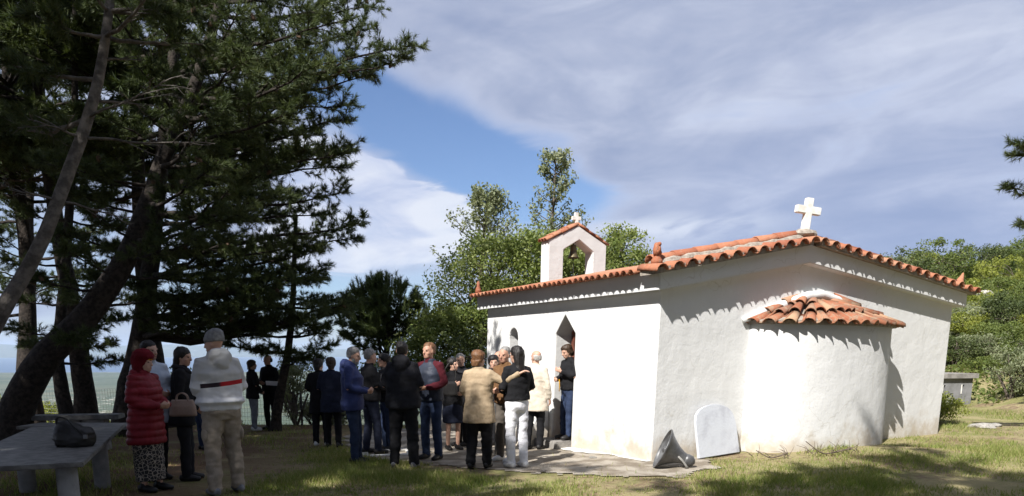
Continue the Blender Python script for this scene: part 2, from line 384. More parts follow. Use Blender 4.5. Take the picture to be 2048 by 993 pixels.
# ------------------------------------------------------------------ the setting: ground, plain, sea, yard
def build_ground():
    xs = np.arange(-46, 78.1, .7); ys = np.arange(-30, 92.1, .7)
    X, Y = np.meshgrid(xs, ys); Z = gz(X, Y)
    V = np.stack([X, Y, Z], -1).reshape(-1, 3); nx, ny = len(xs), len(ys)
    i = np.arange(nx*ny).reshape(ny, nx)
    Fq = np.stack([i[:-1, :-1], i[:-1, 1:], i[1:, 1:], i[1:, :-1]], -1).reshape(-1, 4)
    o = mobj('ground', np_mesh('ground', V, Fq), M['ground'], smooth=True); tag(o, 'grassy clearing of worn soil and pine litter around the chapel', kind='structure')
    # the mountain's foot and the plain, out to the coast
    A = 160; rs = np.concatenate([[38, 60, 100, 180, 330, 600, 1000, 1500, 2100], np.linspace(2600, 8200, 16)])
    V = []; rng = np.random.default_rng(4)
    ph = rng.uniform(0, 6.28, 6)
    for k, r in enumerate(rs):
        for j in range(A):
            a = 2*math.pi*j/A
            if k < 8: z = -(12+186*min(1, (max(0, r-38)/1450))**.6)
            else: z = -198+1.5*math.sin(r*.0021+3*a+ph[0])*math.sin(9*a+ph[1])
            rr = r
            if k >= len(rs)-3: rr = r*(1+.05*math.sin(7*a+ph[2])+.03*math.sin(19*a+ph[3])+.012*math.sin(53*a+ph[4]))
            if k == len(rs)-1: z = -202
            V.append((rr*math.sin(a), rr*math.cos(a), z))
    i = np.arange(len(rs)*A).reshape(len(rs), A); j = np.roll(i, -1, 1)
    Fq = np.stack([i[:-1], i[1:], j[1:], j[:-1]], -1).reshape(-1, 4)
    o = mobj('plain', np_mesh('plain', V, Fq), M['far'], smooth=True); tag(o, 'hazy coastal plain far below', kind='structure')
    m, t, b = principled('sea_water'); b.inputs['Base Color'].default_value = (.02, .06, .13, 1); b.inputs['Roughness'].default_value = .35
    bm = bmesh.new(); bmesh.ops.create_circle(bm, cap_ends=True, segments=96, radius=45000)
    o = bobj('sea', bm, m); o.location.z = -201; tag(o, 'blue sea beyond the plain', kind='structure')
    # far range across the gulf, faint in the haze
    V = []; n = 120
    for k in range(n+1):
        a = R(-75+150*k/n); h = 500+420*mnoise.noise((k*.11, 3, 0))+160*mnoise.noise((k*.37, 7, 0))
        for (r, z) in ((30000, -201), (33000, h*.3), (36000, h*.48), (40000, -201)): V.append((r*math.sin(a), r*math.cos(a), z))
    i = np.arange(4*(n+1)).reshape(n+1, 4)
    Fq = np.stack([i[:-1, :-1], i[1:, :-1], i[1:, 1:], i[:-1, 1:]], -1).reshape(-1, 4)
    o = mobj('hills', np_mesh('hills', V, Fq), M['far'], smooth=True); tag(o, 'faint blue hills across the gulf', kind='structure')
build_ground()

def inpoly(x, y, poly):
    c = np.zeros(x.shape, bool); n = len(poly); j = n-1
    for i in range(n):
        xi, yi = poly[i]; xj, yj = poly[j]
        c ^= ((yi > y) != (yj > y)) & (x < (xj-xi)*(y-yi)/(yj-yi+1e-9)+xi); j = i
    return c
yard_px = [(742, 921), (690, 893), (690, 872), (760, 860), (965, 853), (1130, 870), (1330, 905), (1420, 924), (1432, 938), (1345, 956), (1250, 956), (1140, 950), (1000, 944), (900, 934), (820, 926)]
YARD = [(p.x, p.y) for p in (G(*q) for q in yard_px)]
def build_yard():
    xs = np.arange(-5, 5, .07); ys = np.arange(8, 18, .07); X, Y = np.meshgrid(xs, ys)
    nx = np.array([[mnoise.noise((x*2.1, y*2.1, 0))+.5*mnoise.noise((x*6, y*6, 4)) for x in xs] for y in ys])
    ny = np.array([[mnoise.noise((x*2.1, y*2.1, 9))+.5*mnoise.noise((x*6, y*6, 14)) for x in xs] for y in ys])
    ins = inpoly(X+.16*nx, Y+.2*ny, YARD)
    Z = gz(X, Y)+.014+.006*nx
    V = np.stack([X, Y, Z], -1).reshape(-1, 3); i = np.arange(X.size).reshape(X.shape)
    Fq = np.stack([i[:-1, :-1], i[:-1, 1:], i[1:, 1:], i[1:, :-1]], -1).reshape(-1, 4)[ins[:-1, :-1].ravel()]
    used = np.unique(Fq); mp = np.full(len(V), -1); mp[used] = np.arange(len(used))
    o = mobj('yard', np_mesh('yard', V[used], mp[Fq]), M['yard'], smooth=True); tag(o, 'worn concrete yard in front of the chapel door', kind='structure')
build_yard()

# ------------------------------------------------------------------ the chapel
CB = G(1303, 925); CR = G(1876, 868)
CW = (CR-CB).length; CANG = math.atan2(CR.y-CB.y, CR.x-CB.x); CL = 5.25
church = empty('chapel', (CB.x, CB.y, -.03), CANG, 'small whitewashed chapel with terracotta roof, apse and bell gable', 'chapel')
CMX = Matrix.Translation(church.location) @ Matrix.Rotation(CANG, 4, 'Z')
def CH(u, w, z): return CMX @ Vector((u, w, z))
AX = CW*.40                       # ridge, a little left of the middle as the gable is crooked
ZB, ZA = 2.49, 3.02                # underside of the ring beam at the corners / at the ridge
ZR, ZRA = 2.74, 3.30               # roof deck at the corners / at the ridge
PB = .16                           # the beam stands proud of the wall
def gline(u, z0, za):
    return z0+(za-z0)*(u/AX if u < AX else (CW-u)/(CW-AX))
def wall_cut(name, bm, cuts, matl, parent, bev=.025):
    bmesh.ops.recalc_face_normals(bm, faces=bm.faces)
    me = bpy.data.meshes.new(name); bm.to_mesh(me); bm.free(); o = bpy.data.objects.new(name, me); COL.objects.link(o)
    tmp = []
    for cb in cuts:
        bmesh.ops.recalc_face_normals(cb, faces=cb.faces); cm = bpy.data.meshes.new('c'); cb.to_mesh(cm); cb.free()
        c = bpy.data.objects.new('c', cm); COL.objects.link(c); tmp.append(c)
        md = o.modifiers.new('b', 'BOOLEAN'); md.operation = 'DIFFERENCE'; md.object = c; md.solver = 'EXACT'
    if bev: bv = o.modifiers.new('v', 'BEVEL'); bv.width = bev; bv.segments = 2; bv.limit_method = 'ANGLE'; bv.angle_limit = R(30)
    dg = bpy.context.evaluated_depsgraph_get(); dg.update()
    res = bpy.data.meshes.new_from_object(o.evaluated_get(dg)); res.name = name
    bpy.data.objects.remove(o)
    for c in tmp: bpy.data.objects.remove(c)
    return mobj(name, res, matl, parent)
DW0, DW1 = 2.08, 2.68               # door opening along the side wall
def build_church():
    bm = bmesh.new()
    prism(bm, [(0, -.25), (CW, -.25), (CW+.0, ZB+.1), (AX, ZA+.1), (0, ZB+.1)], 0, CL, 'y')
    for v in bm.verts:                                   # old walls lean a little
        if v.co.z > 1: v.co.x += .06
        if v.co.z < 0 and v.co.x < 1: v.co.x -= .03
    d = bmesh.new(); dm = (DW0+DW1)/2
    prism(d, [(DW0, .02), (DW1, .02), (DW1, 1.93), (dm+.02, 2.25), (DW0, 1.93)], -.5, .48, 'x')
    w = bmesh.new(); wy, wr = 4.16, .17
    prism(w, [(wy-wr, 1.05), (wy+wr, 1.05)]+[(wy+wr*math.cos(a), 1.88+wr*1.15*math.sin(a)) for a in np.linspace(0, math.pi, 12)], -.5, .3, 'x')
    wall_cut('wall', bm, [d, w], M['white'], church)
    # door: red-brown frame and leaf with panes deep in the reveal
    bm = bmesh.new(); box(bm, .36, .42, DW0+.03, DW0+.11, .02, 2.02); box(bm, .36, .42, DW1-.11, DW1-.03, .02, 2.02); box(bm, .36, .42, DW0+.11, DW1-.11, 1.90, 1.98)
    door = bobj('door', bm, M['doorwood'], church)
    bm = bmesh.new(); box(bm, .40, .44, DW0+.11, DW1-.11, .04, 1.0); bobj('lower_panel', bm, M['doorwood'], door)
    bm = bmesh.new(); box(bm, .40, .43, DW0+.11, DW1-.11, 1.0, 1.90); bobj('pane', bm, M['glassdark'], door)
    bm = bmesh.new(); box(bm, .385, .40, dm-.02, dm+.02, 1.0, 1.90); box(bm, .385, .40, DW0+.112, DW1-.112, 1.42, 1.46); bobj('glazing_bar', bm, M['doorwood'], door)
    bm = bmesh.new(); ball(bm, (.35, DW1-.2, .98), .03); bobj('handle', bm, M['darkmetal'], door)
    bm = bmesh.new(); box(bm, .25, .28, wy-wr+.004, wy+wr-.004, 1.055, 1.90); prism(bm, [(wy+(wr-.004)*math.cos(a), 1.90+wr*1.1*math.sin(a)) for a in np.linspace(0, math.pi, 12)], .25, .28, 'x')
    win = bobj('window', bm, M['glassdark'], church)
    bm = bmesh.new(); box(bm, .225, .25, wy-.012, wy+.012, 1.06, 2.05); box(bm, .225, .25, wy-wr+.005, wy-.013, 1.45, 1.475); box(bm, .225, .25, wy+.013, wy+wr-.005, 1.45, 1.475); bobj('frame', bm, M['doorwood'], win)
    # ring beam under the roof
    bm = bmesh.new()
    e = PB
    o0, o1 = -e+.06, CW+e+.06
    prism(bm, [(o0, ZB-.02), (AX+.06, ZA), (o1, ZB-.02), (o1, ZR), (AX+.06, ZRA), (o0, ZR)], -e, CL+e, 'y')
    bmesh.ops.recalc_face_normals(bm, faces=bm.faces)
    bmesh.ops.bevel(bm, geom=[ed for ed in bm.edges], offset=.012, segments=2, affect='EDGES')
    bobj('ring_beam', bm, M['white'], church)
    # step and white plinth by the door
    bm = bmesh.new(); box(bm, -.34, .02, DW0-.02, DW1+.1, -.1, .12); bmesh.ops.bevel(bm, geom=bm.edges[:], offset=.02, segments=2, affect='EDGES'); bobj('door_step', bm, M['concrete'], church)
    bm = bmesh.new(); prism(bm, [(-.62, -.1), (-.0, -.1), (-.0, .86), (-.09, .86)], DW1+.1, DW1+.34, 'y')
    bmesh.ops.bevel(bm, geom=bm.edges[:], offset=.03, segments=2, affect='EDGES'); bobj('buttress', bm, M['white'], church)
    # lime paint splashed along the wall foot
    bm = bmesh.new(); n = 34; a = []; b = []; rg = random.Random(3)
    for k in range(n+1):
        w_ = CL*k/n*1.0; q = .07+.10*rg.random()+(.16 if 1.2 < w_ < 2.6 else 0)
        a.append(bm.verts.new((.0, w_, .052+gzf(*CH(0, w_, 0).xy)))); b.append(bm.verts.new((-q, w_, .052+gzf(*CH(-q, w_, 0).xy))))
    for k in range(n): bm.faces.new((a[k], a[k+1], b[k+1], b[k]))
    bobj('lime_splash', bm, M['limesplash'], church)

def tile_mesh(name, L, r0, r1, th=.014, seg=6, arc=math.pi, flat=1.0):
    """half-barrel tile: axis +Y from 0 to L, hump up (+Z)"""
    V = []; Fq = []
    for (y, r) in ((0, r0), (L, r1)):
        for rr in (r, r-th):
            for k in range(seg+1):
                a = (math.pi-arc)/2+arc*k/seg; V.append((rr*math.cos(a), y, rr*math.sin(a)*flat))
    n = seg+1; o0, i0, o1, i1 = 0, n, 2*n, 3*n
    for k in range(seg):
        Fq += [(o0+k, o0+k+1, o1+k+1, o1+k), (i0+k, i1+k, i1+k+1, i0+k+1), (o0+k, i0+k, i0+k+1, o0+k+1), (o1+k, o1+k+1, i1+k+1, i1+k)]
    Fq += [(o0, o1, i1, i0), (o0+seg, i0+seg, i1+seg, o1+seg)]
    me = np_mesh(name, V, Fq); return me
def place(name, me, matl, parent, M4):
    o = mobj(name, me, matl, parent, smooth=False); o.matrix_local = M4; return o
def basis(o, x, y, z):
    m = Matrix((x, y, z)).transposed().to_4x4(); m.translation = o; return m
def build_roof():
    rg = random.Random(11)
    roof = bpy.data.objects.new('roof', bpy.data.meshes.new('roof'))
    # deck: two slopes with corrugated courses (only the rims are seen from the yard)
    bm = bmesh.new(); ov = .27
    for side in (0, 1):
        n = 2*int((CL+.3)/.075); rows = []
        for k in range(n+1):
            w_ = -.10+(CL+.2)*k/n; dz = .035*math.cos(2*math.pi*w_/.15)
            xo = -ov+.12+.06 if side == 0 else CW+ov-.12+.06
            rows.append((bm.verts.new((xo, w_, ZR+.03+dz)), bm.verts.new((AX+.06, w_, ZRA+.07+dz))))
        for a, b in zip(rows, rows[1:]): bm.faces.new((a[0], b[0], b[1], a[1]))
    bmesh.ops.recalc_face_normals(bm, faces=bm.faces); bm.to_mesh(roof.data); bm.free(); roof.data.materials.append(M['tile']); link(roof, church)
    # verge: tiles laid square to the rake, hanging over the gable
    cov = tile_mesh('verge_tile', .46, .105, .092, flat=.9); chn = tile_mesh('channel_tile', .42, .105, .092, flat=.75)
    cap = tile_mesh('cap_tile', .62, .105, .088)
    for side in (0, 1):
        x0, x1 = (-.26, AX+.02) if side == 0 else (CW+.36, AX+.16)
        Lr = abs(x1-x0); sgn = 1 if x1 > x0 else -1
        zl = lambda x: gline(min(max(x-.06, -.3), CW+.3), ZR, ZRA)+.045
        slope = math.atan2(zl(x1-.0*sgn)-zl(x0+.4*sgn), abs(x1-x0)-.4)*sgn
        ex = Vector((math.cos(slope), 0, math.sin(slope)))
        nt = int(Lr/.272)
        for k in range(nt+1):
            x = x0+sgn*(.08+k*(Lr-.12)/nt)
            j = lambda s: rg.uniform(-s, s)
            z = zl(x)+j(.008)
            tilt = .10+j(.03); ey = Vector((j(.035), math.cos(tilt), math.sin(tilt))).normalized(); ez = ex.cross(ey).normalized(); exx = ey.cross(ez)
            place('tile', cov, M['tile'], roof, basis(Vector((x+j(.008), -.16-.15+j(.012), z-.015)), exx, ey, ez))
            if k < nt:
                xc = x+sgn*(Lr-.12)/nt/2; zc = zl(xc)+.06
                place('tile', chn, M['tile'], roof, basis(Vector((xc, -.16-.12+j(.012), zc-.01)), exx, ey, ez) @ Matrix.Rotation(math.pi, 4, 'Y'))
        # cap row along the rake and the mortar that beds it
        nc = 7
        for k in range(nc):
            xa = x0+sgn*(.16+(Lr-.30)*k/nc); z = zl(xa)+.115+rg.uniform(-.006, .006)
            ey = (ex*sgn+Vector((0, rg.uniform(-.02, .02), .0))).normalized(); ez = Vector((0, 0, 1)); exx = ey.cross(ez).normalized(); ez = exx.cross(ey)
            place('tile', cap, M['tile'], roof, basis(Vector((xa, .07, z)), exx, ey, ez))
        bm = bmesh.new(); pts = [Vector((x0+sgn*(.15+(Lr-.2)*k/24), .0+rg.uniform(-.015, .015), zl(x0+sgn*(.15+(Lr-.2)*k/24))+.085)) for k in range(25)]
        tube(bm, pts, [(.055+rg.uniform(-.01, .015), .085) for _ in pts], 8); bobj('mortar', bm, M['mortar'], roof)
        # mortar strip added under the verge tiles to block light through their hollows
        bm = bmesh.new(); q = [(x0+sgn*.02, zl(x0+sgn*.02)-.05), (x1-sgn*.02, zl(x1-sgn*.02)-.05), (x1-sgn*.02, zl(x1-sgn*.02)+.03), (x0+sgn*.02, zl(x0+sgn*.02)+.03)]
        prism(bm, q, -.16-.095, .1, 'y'); bobj('mortar_bed', bm, M['mortar'], roof)
    # eave tiles along the long wall
    et = tile_mesh('eave_tile', .5, .07, .06, .012); ec = tile_mesh('eave_channel', .46, .072, .062, .012)
    sl = math.atan2(ZRA-ZR, AX); n = int((CL-.02)/.152)
    for k in range(n):
        w_ = .24+k*.152; j = lambda s: rg.uniform(-s, s)
        ey = Vector((math.cos(sl), j(.03), math.sin(sl))).normalized(); ez = Vector((-math.sin(sl), 0, math.cos(sl))); exx = ey.cross(ez)
        place('tile', et, M['tile'], roof, basis(Vector((-.295+j(.008), w_+j(.006), ZR-.03+j(.006))), exx, ey, ez))
        place('tile', ec, M['tile'], roof, basis(Vector((-.265+j(.008), w_+.076, ZR+.035)), exx, ey, ez) @ Matrix.Rotation(math.pi, 4, 'Y'))
    # corner ornaments: palmette near, horn at the right, knob at the far end
    bm = bmesh.new()
    vloft(bm, [(0, 0, 0, .085, .085), (.06, 0, 0, .09, .08), (.10, 0, 0, .055, .05), (.13, 0, 0, .05, .04)], 12)
    fan = [(-.0, .30), (.045, .275), (.06, .24), (.085, .20), (.08, .15), (.05, .11), (-.05, .11), (-.08, .15), (-.085, .20), (-.06, .24), (-.045, .275)]
    prism(bm, fan, -.03, .03, 'y'); ball(bm, (0, -.035, .2), (.035, .02, .05)); ball(bm, (0, -.03, .275), (.028, .03, .03)); ball(bm, (.05, -.03, .165), (.03, .02, .03)); ball(bm, (-.05, -.03, .165), (.03, .02, .03))
    o = bobj('roof_ornament', bm, M['tile'], roof, True); o.location = (-.08, -.06, ZR+.085); o.rotation_euler = (0, 0, .5)
    bm = bmesh.new(); tube(bm, [(0, 0, 0), (.0, .01, .09), (.05, .02, .17), (.10, .02, .24), (.13, .02, .31)], [.09, .085, .06, .035, .012], 10)
    o = bobj('roof_ornament', bm, M['tile'], roof, True); o.location = (CW+.16, -.02, ZR+.07)
    bm = bmesh.new(); vloft(bm, [(0, 0, 0, .07, .07), (.08, 0, 0, .06, .05), (.14, 0, 0, .03, .03), (.2, 0, 0, .035, .03), (.24, 0, 0, .01, .01)], 10)
    o = bobj('roof_ornament', bm, M['tile'], roof, True); o.location = (-.16, CL-.02, ZR+.05)
    # marble cross on its mortar bed over the gable
    bm = bmesh.new(); zc = ZRA+.16; bmesh.ops.create_icosphere(bm, subdivisions=2, radius=1, matrix=Matrix.Translation((AX+.10, -.0, zc+.02)) @ Matrix.Diagonal((.23, .15, .085, 1)))
    for v in bm.verts: v.co += Vector((rg.uniform(-1, 1), rg.uniform(-1, 1), rg.uniform(-1, 1)))*.012
    bobj('mortar', bm, M['mortar'], roof)
    bm = bmesh.new(); a, l, hh = .058, .215, .50
    prism(bm, [(-a, 0), (a, 0), (a, .26), (l, .26), (l, .26+2*a), (a, .26+2*a), (a, hh), (-a, hh), (-a, .26+2*a), (-l, .26+2*a), (-l, .26), (-a, .26)], -.045, .045, 'y')
    bmesh.ops.recalc_face_normals(bm, faces=bm.faces); bmesh.ops.bevel(bm, geom=bm.edges[:], offset=.008, segments=2, affect='EDGES')
    o = bobj('cross', bm, M['marble'], church); o.location = (AX+.06, -.02, zc+.06); o.rotation_euler = (R(1), R(5), R(-16))

ACX, AHW, AP = 3.43, 1.575, .74          # apse: middle, half width, depth
def apse_pt(a, grow=0):
    c, s = math.cos(a), math.sin(a); q = 2/2.5
    return (ACX-(AHW+grow)*math.copysign(abs(c)**q, c), -(AP+grow)*abs(s)**q)
def build_apse():
    rg = random.Random(5); n = 48
    bm = bmesh.new(); zs = [-.25, .0, .3, .7, 1.1, 1.5, 1.9, 2.12]; rows = []
    for z in zs:
        row = []
        for k in range(n+1):
            x, y = apse_pt(math.pi*k/n, .03*(1-max(0, z)/2.1)); row.append(bm.verts.new((x+.02*z, y+.02 if k not in (0, n) else .05, z)))
        rows.append(row)
    for A, B in zip(rows, rows[1:]):
        for k in range(n): bm.faces.new((A[k], A[k+1], B[k+1], B[k]))
    bm.faces.new(rows[-1])
    apse = bobj('apse', bm, M['white'], church, True)
    # white fillet where the apse roof meets the gable
    bm = bmesh.new(); pts = [(ACX-1.72, -.03, 2.11), (ACX-1.35, -.035, 2.23), (ACX-.8, -.04, 2.38), (ACX-.3, -.045, 2.52), (ACX+.05, -.045, 2.555), (ACX+.45, -.045, 2.49), (ACX+.95, -.04, 2.32), (ACX+1.4, -.035, 2.15), (ACX+1.72, -.03, 2.03)]
    tube(bm, pts, [(.05, .03), (.065, .05), (.07, .06), (.075, .06), (.07, .06), (.06, .06), (.05, .05), (.045, .04), (.03, .03)], 10, up=(0, 0, 1)); bobj('fillet', bm, M['white'], apse, True)
    # half-cone of old barrel tiles in two courses on a mortar bed
    apx = Vector((ACX+.05, .02, 2.44)); ez0 = lambda t: 2.06-.03*t
    bm = bmesh.new(); c = bm.verts.new(apx); ring = []
    for k in range(n+1):
        x, y = apse_pt(math.pi*k/n, .06); ring.append(bm.verts.new((x+.04, min(y, -.0), ez0(k/n)+.05)))
    low = [bm.verts.new(v.co-Vector((0, 0, .06))) for v in ring]
    for k in range(n): bm.faces.new((c, ring[k], ring[k+1])); bm.faces.new((ring[k], low[k], low[k+1], ring[k+1]))
    bm.faces.new(low); bobj('mortar_bed', bm, M['mortar'], apse)
    lowt = tile_mesh('apse_tile', .5, .108, .085, .016, flat=.78); upt = tile_mesh('apse_tile_upper', .56, .095, .05, .016); cht = tile_mesh('apse_channel', .42, .09, .06, .016)
    # spread evenly by length along the rim
    ang = np.linspace(.02, math.pi-.02, 400); pp = [Vector((*apse_pt(a, .13), 0)) for a in ang]
    ds = np.cumsum([0]+[(b-a).length for a, b in zip(pp, pp[1:])]); NT_ = 15
    for k in range(NT_):
        for half in (0, 1):
            if half and k == NT_-1: continue
            q = (k+.28+.5*half)/(NT_-.4)*ds[-1]; i = int(np.searchsorted(ds, q)); i = min(max(i, 0), 399); t = i/399
            e = Vector((pp[i].x+.04, min(pp[i].y, -.06), ez0(t)))
            tgt = apx+Vector(((t-.5)*.9, 0, 0)); d = (tgt-e); full = d.length; d.normalize()
            d = (d+Vector((rg.uniform(-.05, .05), rg.uniform(-.03, .03), rg.uniform(-.03, .03)))).normalized()
            exx = d.cross(Vector((0, 0, 1))).normalized(); ez = exx.cross(d)
            if half: place('tile', cht, M['oldtile'], apse, basis(e+ez*.07+d*.05, exx, d, ez) @ Matrix.Rotation(math.pi, 4, 'Y'))
            else:
                place('tile', lowt, M['oldtile'], apse, basis(e+ez*.0+d*rg.uniform(-.03, .02), exx, d, ez))
                if full > .75: place('tile', upt, M['oldtile'], apse, basis(e+ez*.045+d*(.40+rg.uniform(-.03, .03)), exx, d, ez))
                if full > 1.25: place('tile', upt, M['oldtile'], apse, basis(e+ez*.06+d*(.86+rg.uniform(-.03, .03)), exx, d, ez))

BW = 5.0                                   # bell gable stands over the far end
def build_belfry():
    u0, u1 = 1.25, 2.72; um = (u0+u1)/2; p = .35; th = .30
    z0, zs, za = 2.6, 3.88, 4.22
    bm = bmesh.new()
    outer = [(u0, z0), (u0, zs), (um, za), (u1, zs), (u1, z0)]
    inner = [(u1-p, z0), (u1-p, zs-.16), (um+.02, za-.28), (u0+p+.02, zs-.16), (u0+p+.02, z0)]
    poly = outer+inner
    prism(bm, poly, BW-th/2, BW+th/2, 'y')
    bmesh.ops.recalc_face_normals(bm, faces=bm.faces)
    for v in bm.verts: v.co.x += (v.co.z-z0)*.02
    bmesh.ops.bevel(bm, geom=[e for e in bm.edges if e.calc_face_angle(0) > .4], offset=.015, segments=2, affect='EDGES')
    bel = bobj('bell_gable', bm, M['white'], church)
    for s, a, b in ((-1, u0, um), (1, u1, um)):
        n = 4
        me = tile_mesh('coping_tile', .27, .07, .06, .014)
        for k in range(n):
            t = k/n; q0 = Vector((a+.02*s*3+(b-a)*t, BW, zs+.0+(za-zs)*t)); d = Vector((b-a, 0, za-zs)).normalized()
            for off in (-.1, .0, .1):
                exx = d.cross(Vector((0, 0, 1))).normalized(); ez = exx.cross(d)
                place('coping_tile', me, M['tile'], bel, basis(q0+Vector((.025, off, .0))+ez*(-.015+.008*(k % 2)), exx, d, ez))
    bm = bmesh.new(); a, l, hh = .035, .10, .26
    prism(bm, [(-a, 0), (a, 0), (a, .11), (l, .11), (l, .11+2*a), (a, .11+2*a), (a, hh), (-a, hh), (-a, .11+2*a), (-l, .11+2*a), (-l, .11), (-a, .11)], -.03, .03, 'y')
    o = bobj('cross', bm, M['marble'], bel); o.location = (um+.03, BW-.05, za+.02)
    # the bell, hung from a yoke, with its pull rope
    bc = CH(um+.0, BW, za-.30)
    b = empty('bell', bc-Vector((0, 0, .42)), CANG, 'bronze bell hanging in the bell gable', 'bell')
    bm = bmesh.new(); prof = [(.02, .36), (.05, .355), (.065, .32), (.07, .24), (.08, .17), (.105, .12), (.13, .09), (.125, .085), (.07, .16), (.055, .3), (.02, .33)]
    rings = []
    for (r, z) in prof: rings.append([bm.verts.new((r*math.cos(2*math.pi*k/20), r*math.sin(2*math.pi*k/20), z)) for k in range(20)])
    for A, B in zip(rings, rings[1:]):
        for k in range(20): bm.faces.new((A[k], A[(k+1) % 20], B[(k+1) % 20], B[k]))
    bobj('bell_body', bm, M['bronze'], b, True)
    bm = bmesh.new(); tube(bm, [(0, 0, .34), (0, 0, .46)], [.02, .02], 8); box(bm, -.05, .05, -.02, .02, .40, .43); bobj('yoke', bm, M['darkmetal'], b)
    bm = bmesh.new(); tube(bm, [(0, 0, .3), (0, 0, .09)], [.008, .01], 6); ball(bm, (0, 0, .085), .025); bobj('clapper', bm, M['darkmetal'], b)
    bm = bmesh.new(); tube(bm, [(0, 0, .07), (.01, 0, -.3), (0, 0, -.95)], [.008]*3, 6); bobj('rope', bm, M['darkmetal'], b)
build_church(); build_roof(); build_apse(); build_belfry()

# haze: the air between the clearing and the far coast
def build_haze():
    m = bpy.data.materials.new('haze_air'); m.use_nodes = True; t = NT(m.node_tree); t.n.clear(); out = t.new('ShaderNodeOutputMaterial')
    v = t.new('ShaderNodeVolumePrincipled'); v.inputs['Color'].default_value = (.62, .78, 1, 1); v.inputs['Density'].default_value = 3.2e-5; v.inputs['Anisotropy'].default_value = 0
    t.l.new(v.outputs[0], out.inputs['Volume'])
    bm = bmesh.new(); box(bm, -46000, 46000, -46000, 46000, -203, 520); o = bobj('haze', bm, m); tag(o, 'thin summer haze over the plain', 'haze', kind='stuff')
build_haze()
# ------------------------------------------------------------------ trees
class Wood:
    """limbs as tapered tubes gathered into one mesh"""
    def __init__(s): s.V = []; s.F = []
    def tube(s, pts, radii, n=6):
        base = len(s.V); prev = None; m = len(pts)
        for i, p in enumerate(pts):
            d = (pts[min(i+1, m-1)]-pts[max(i-1, 0)]).normalized()
            if prev is None:
                a = Vector((0, 0, 1)) if abs(d.z) < .9 else Vector((1, 0, 0)); u = (a-d*a.dot(d)).normalized()
            else: u = (prev-d*prev.dot(d)).normalized()
            prev = u; v = d.cross(u)
            for k in range(n):
                c = 2*math.pi*k/n; q = p+u*(math.cos(c)*radii[i])+v*(math.sin(c)*radii[i]); s.V.append(tuple(q))
        for i in range(m-1):
            for k in range(n):
                a = base+i*n+k; b = base+i*n+(k+1) % n; s.F.append((a, b, b+n, a+n))
    def obj(s, name, matl, parent, org):
        V = np.array(s.V)-np.array(org); return mobj(name, np_mesh(name, V, s.F), matl, parent, smooth=True)
def spline(pts, n):
    """Catmull-Rom through the points"""
    pts = [Vector(p) for p in pts]; q = [pts[0]*2-pts[1]]+pts+[pts[-1]*2-pts[-2]]; out = []
    for k in range(n+1):
        t = k/n*(len(pts)-1); i = min(int(t), len(pts)-2); f = t-i; a, b, c, d = q[i:i+4]
        out.append(.5*((2*b)+(c-a)*f+(2*a-5*b+4*c-d)*f*f+(3*b-a-3*c+d)*f**3))
    return out
def needles(tp, td, rng, per=16, L=(.07, .128), w=.0050, spread=(.2, 1.05), back=.07):
    """tufts -> slender triangles"""
    tp = np.repeat(np.asarray(tp), per, 0); td = np.repeat(np.asarray(td), per, 0); n = len(tp)
    td /= np.linalg.norm(td, axis=1, keepdims=True)
    r = rng.normal(size=(n, 3)); perp = r-(r*td).sum(1, keepdims=True)*td; perp /= np.linalg.norm(perp, axis=1, keepdims=True)+1e-9
    th = rng.uniform(*spread, (n, 1)); d = td*np.cos(th)+perp*np.sin(th)
    b = tp-td*rng.uniform(0, back, (n, 1)); l = rng.uniform(*L, (n, 1))
    s = np.cross(d, rng.normal(size=(n, 3))); s /= np.linalg.norm(s, axis=1, keepdims=True)+1e-9
    V = np.stack([b-s*w, b+s*w, b+d*l], 1).reshape(-1, 3)
    return V, np.arange(3*n).reshape(-1, 3)
def leaves(lp, rng, size=.035, asp=.5, upb=.35):
    """leaf positions -> small rhombic blades"""
    lp = np.asarray(lp); n = len(lp); a = rng.normal(size=(n, 3)); a[:, 2] += upb*0; a /= np.linalg.norm(a, axis=1, keepdims=True)
    nn = rng.normal(size=(n, 3)); nn[:, 2] += upb*2; s = np.cross(a, nn); s /= np.linalg.norm(s, axis=1, keepdims=True)+1e-9
    l = size*rng.uniform(.6, 1.35, (n, 1)); w = l*asp
    V = np.stack([lp-a*l, lp+s*w, lp+a*l, lp-s*w], 1).reshape(-1, 3)
    return V, np.arange(4*n).reshape(-1, 4)

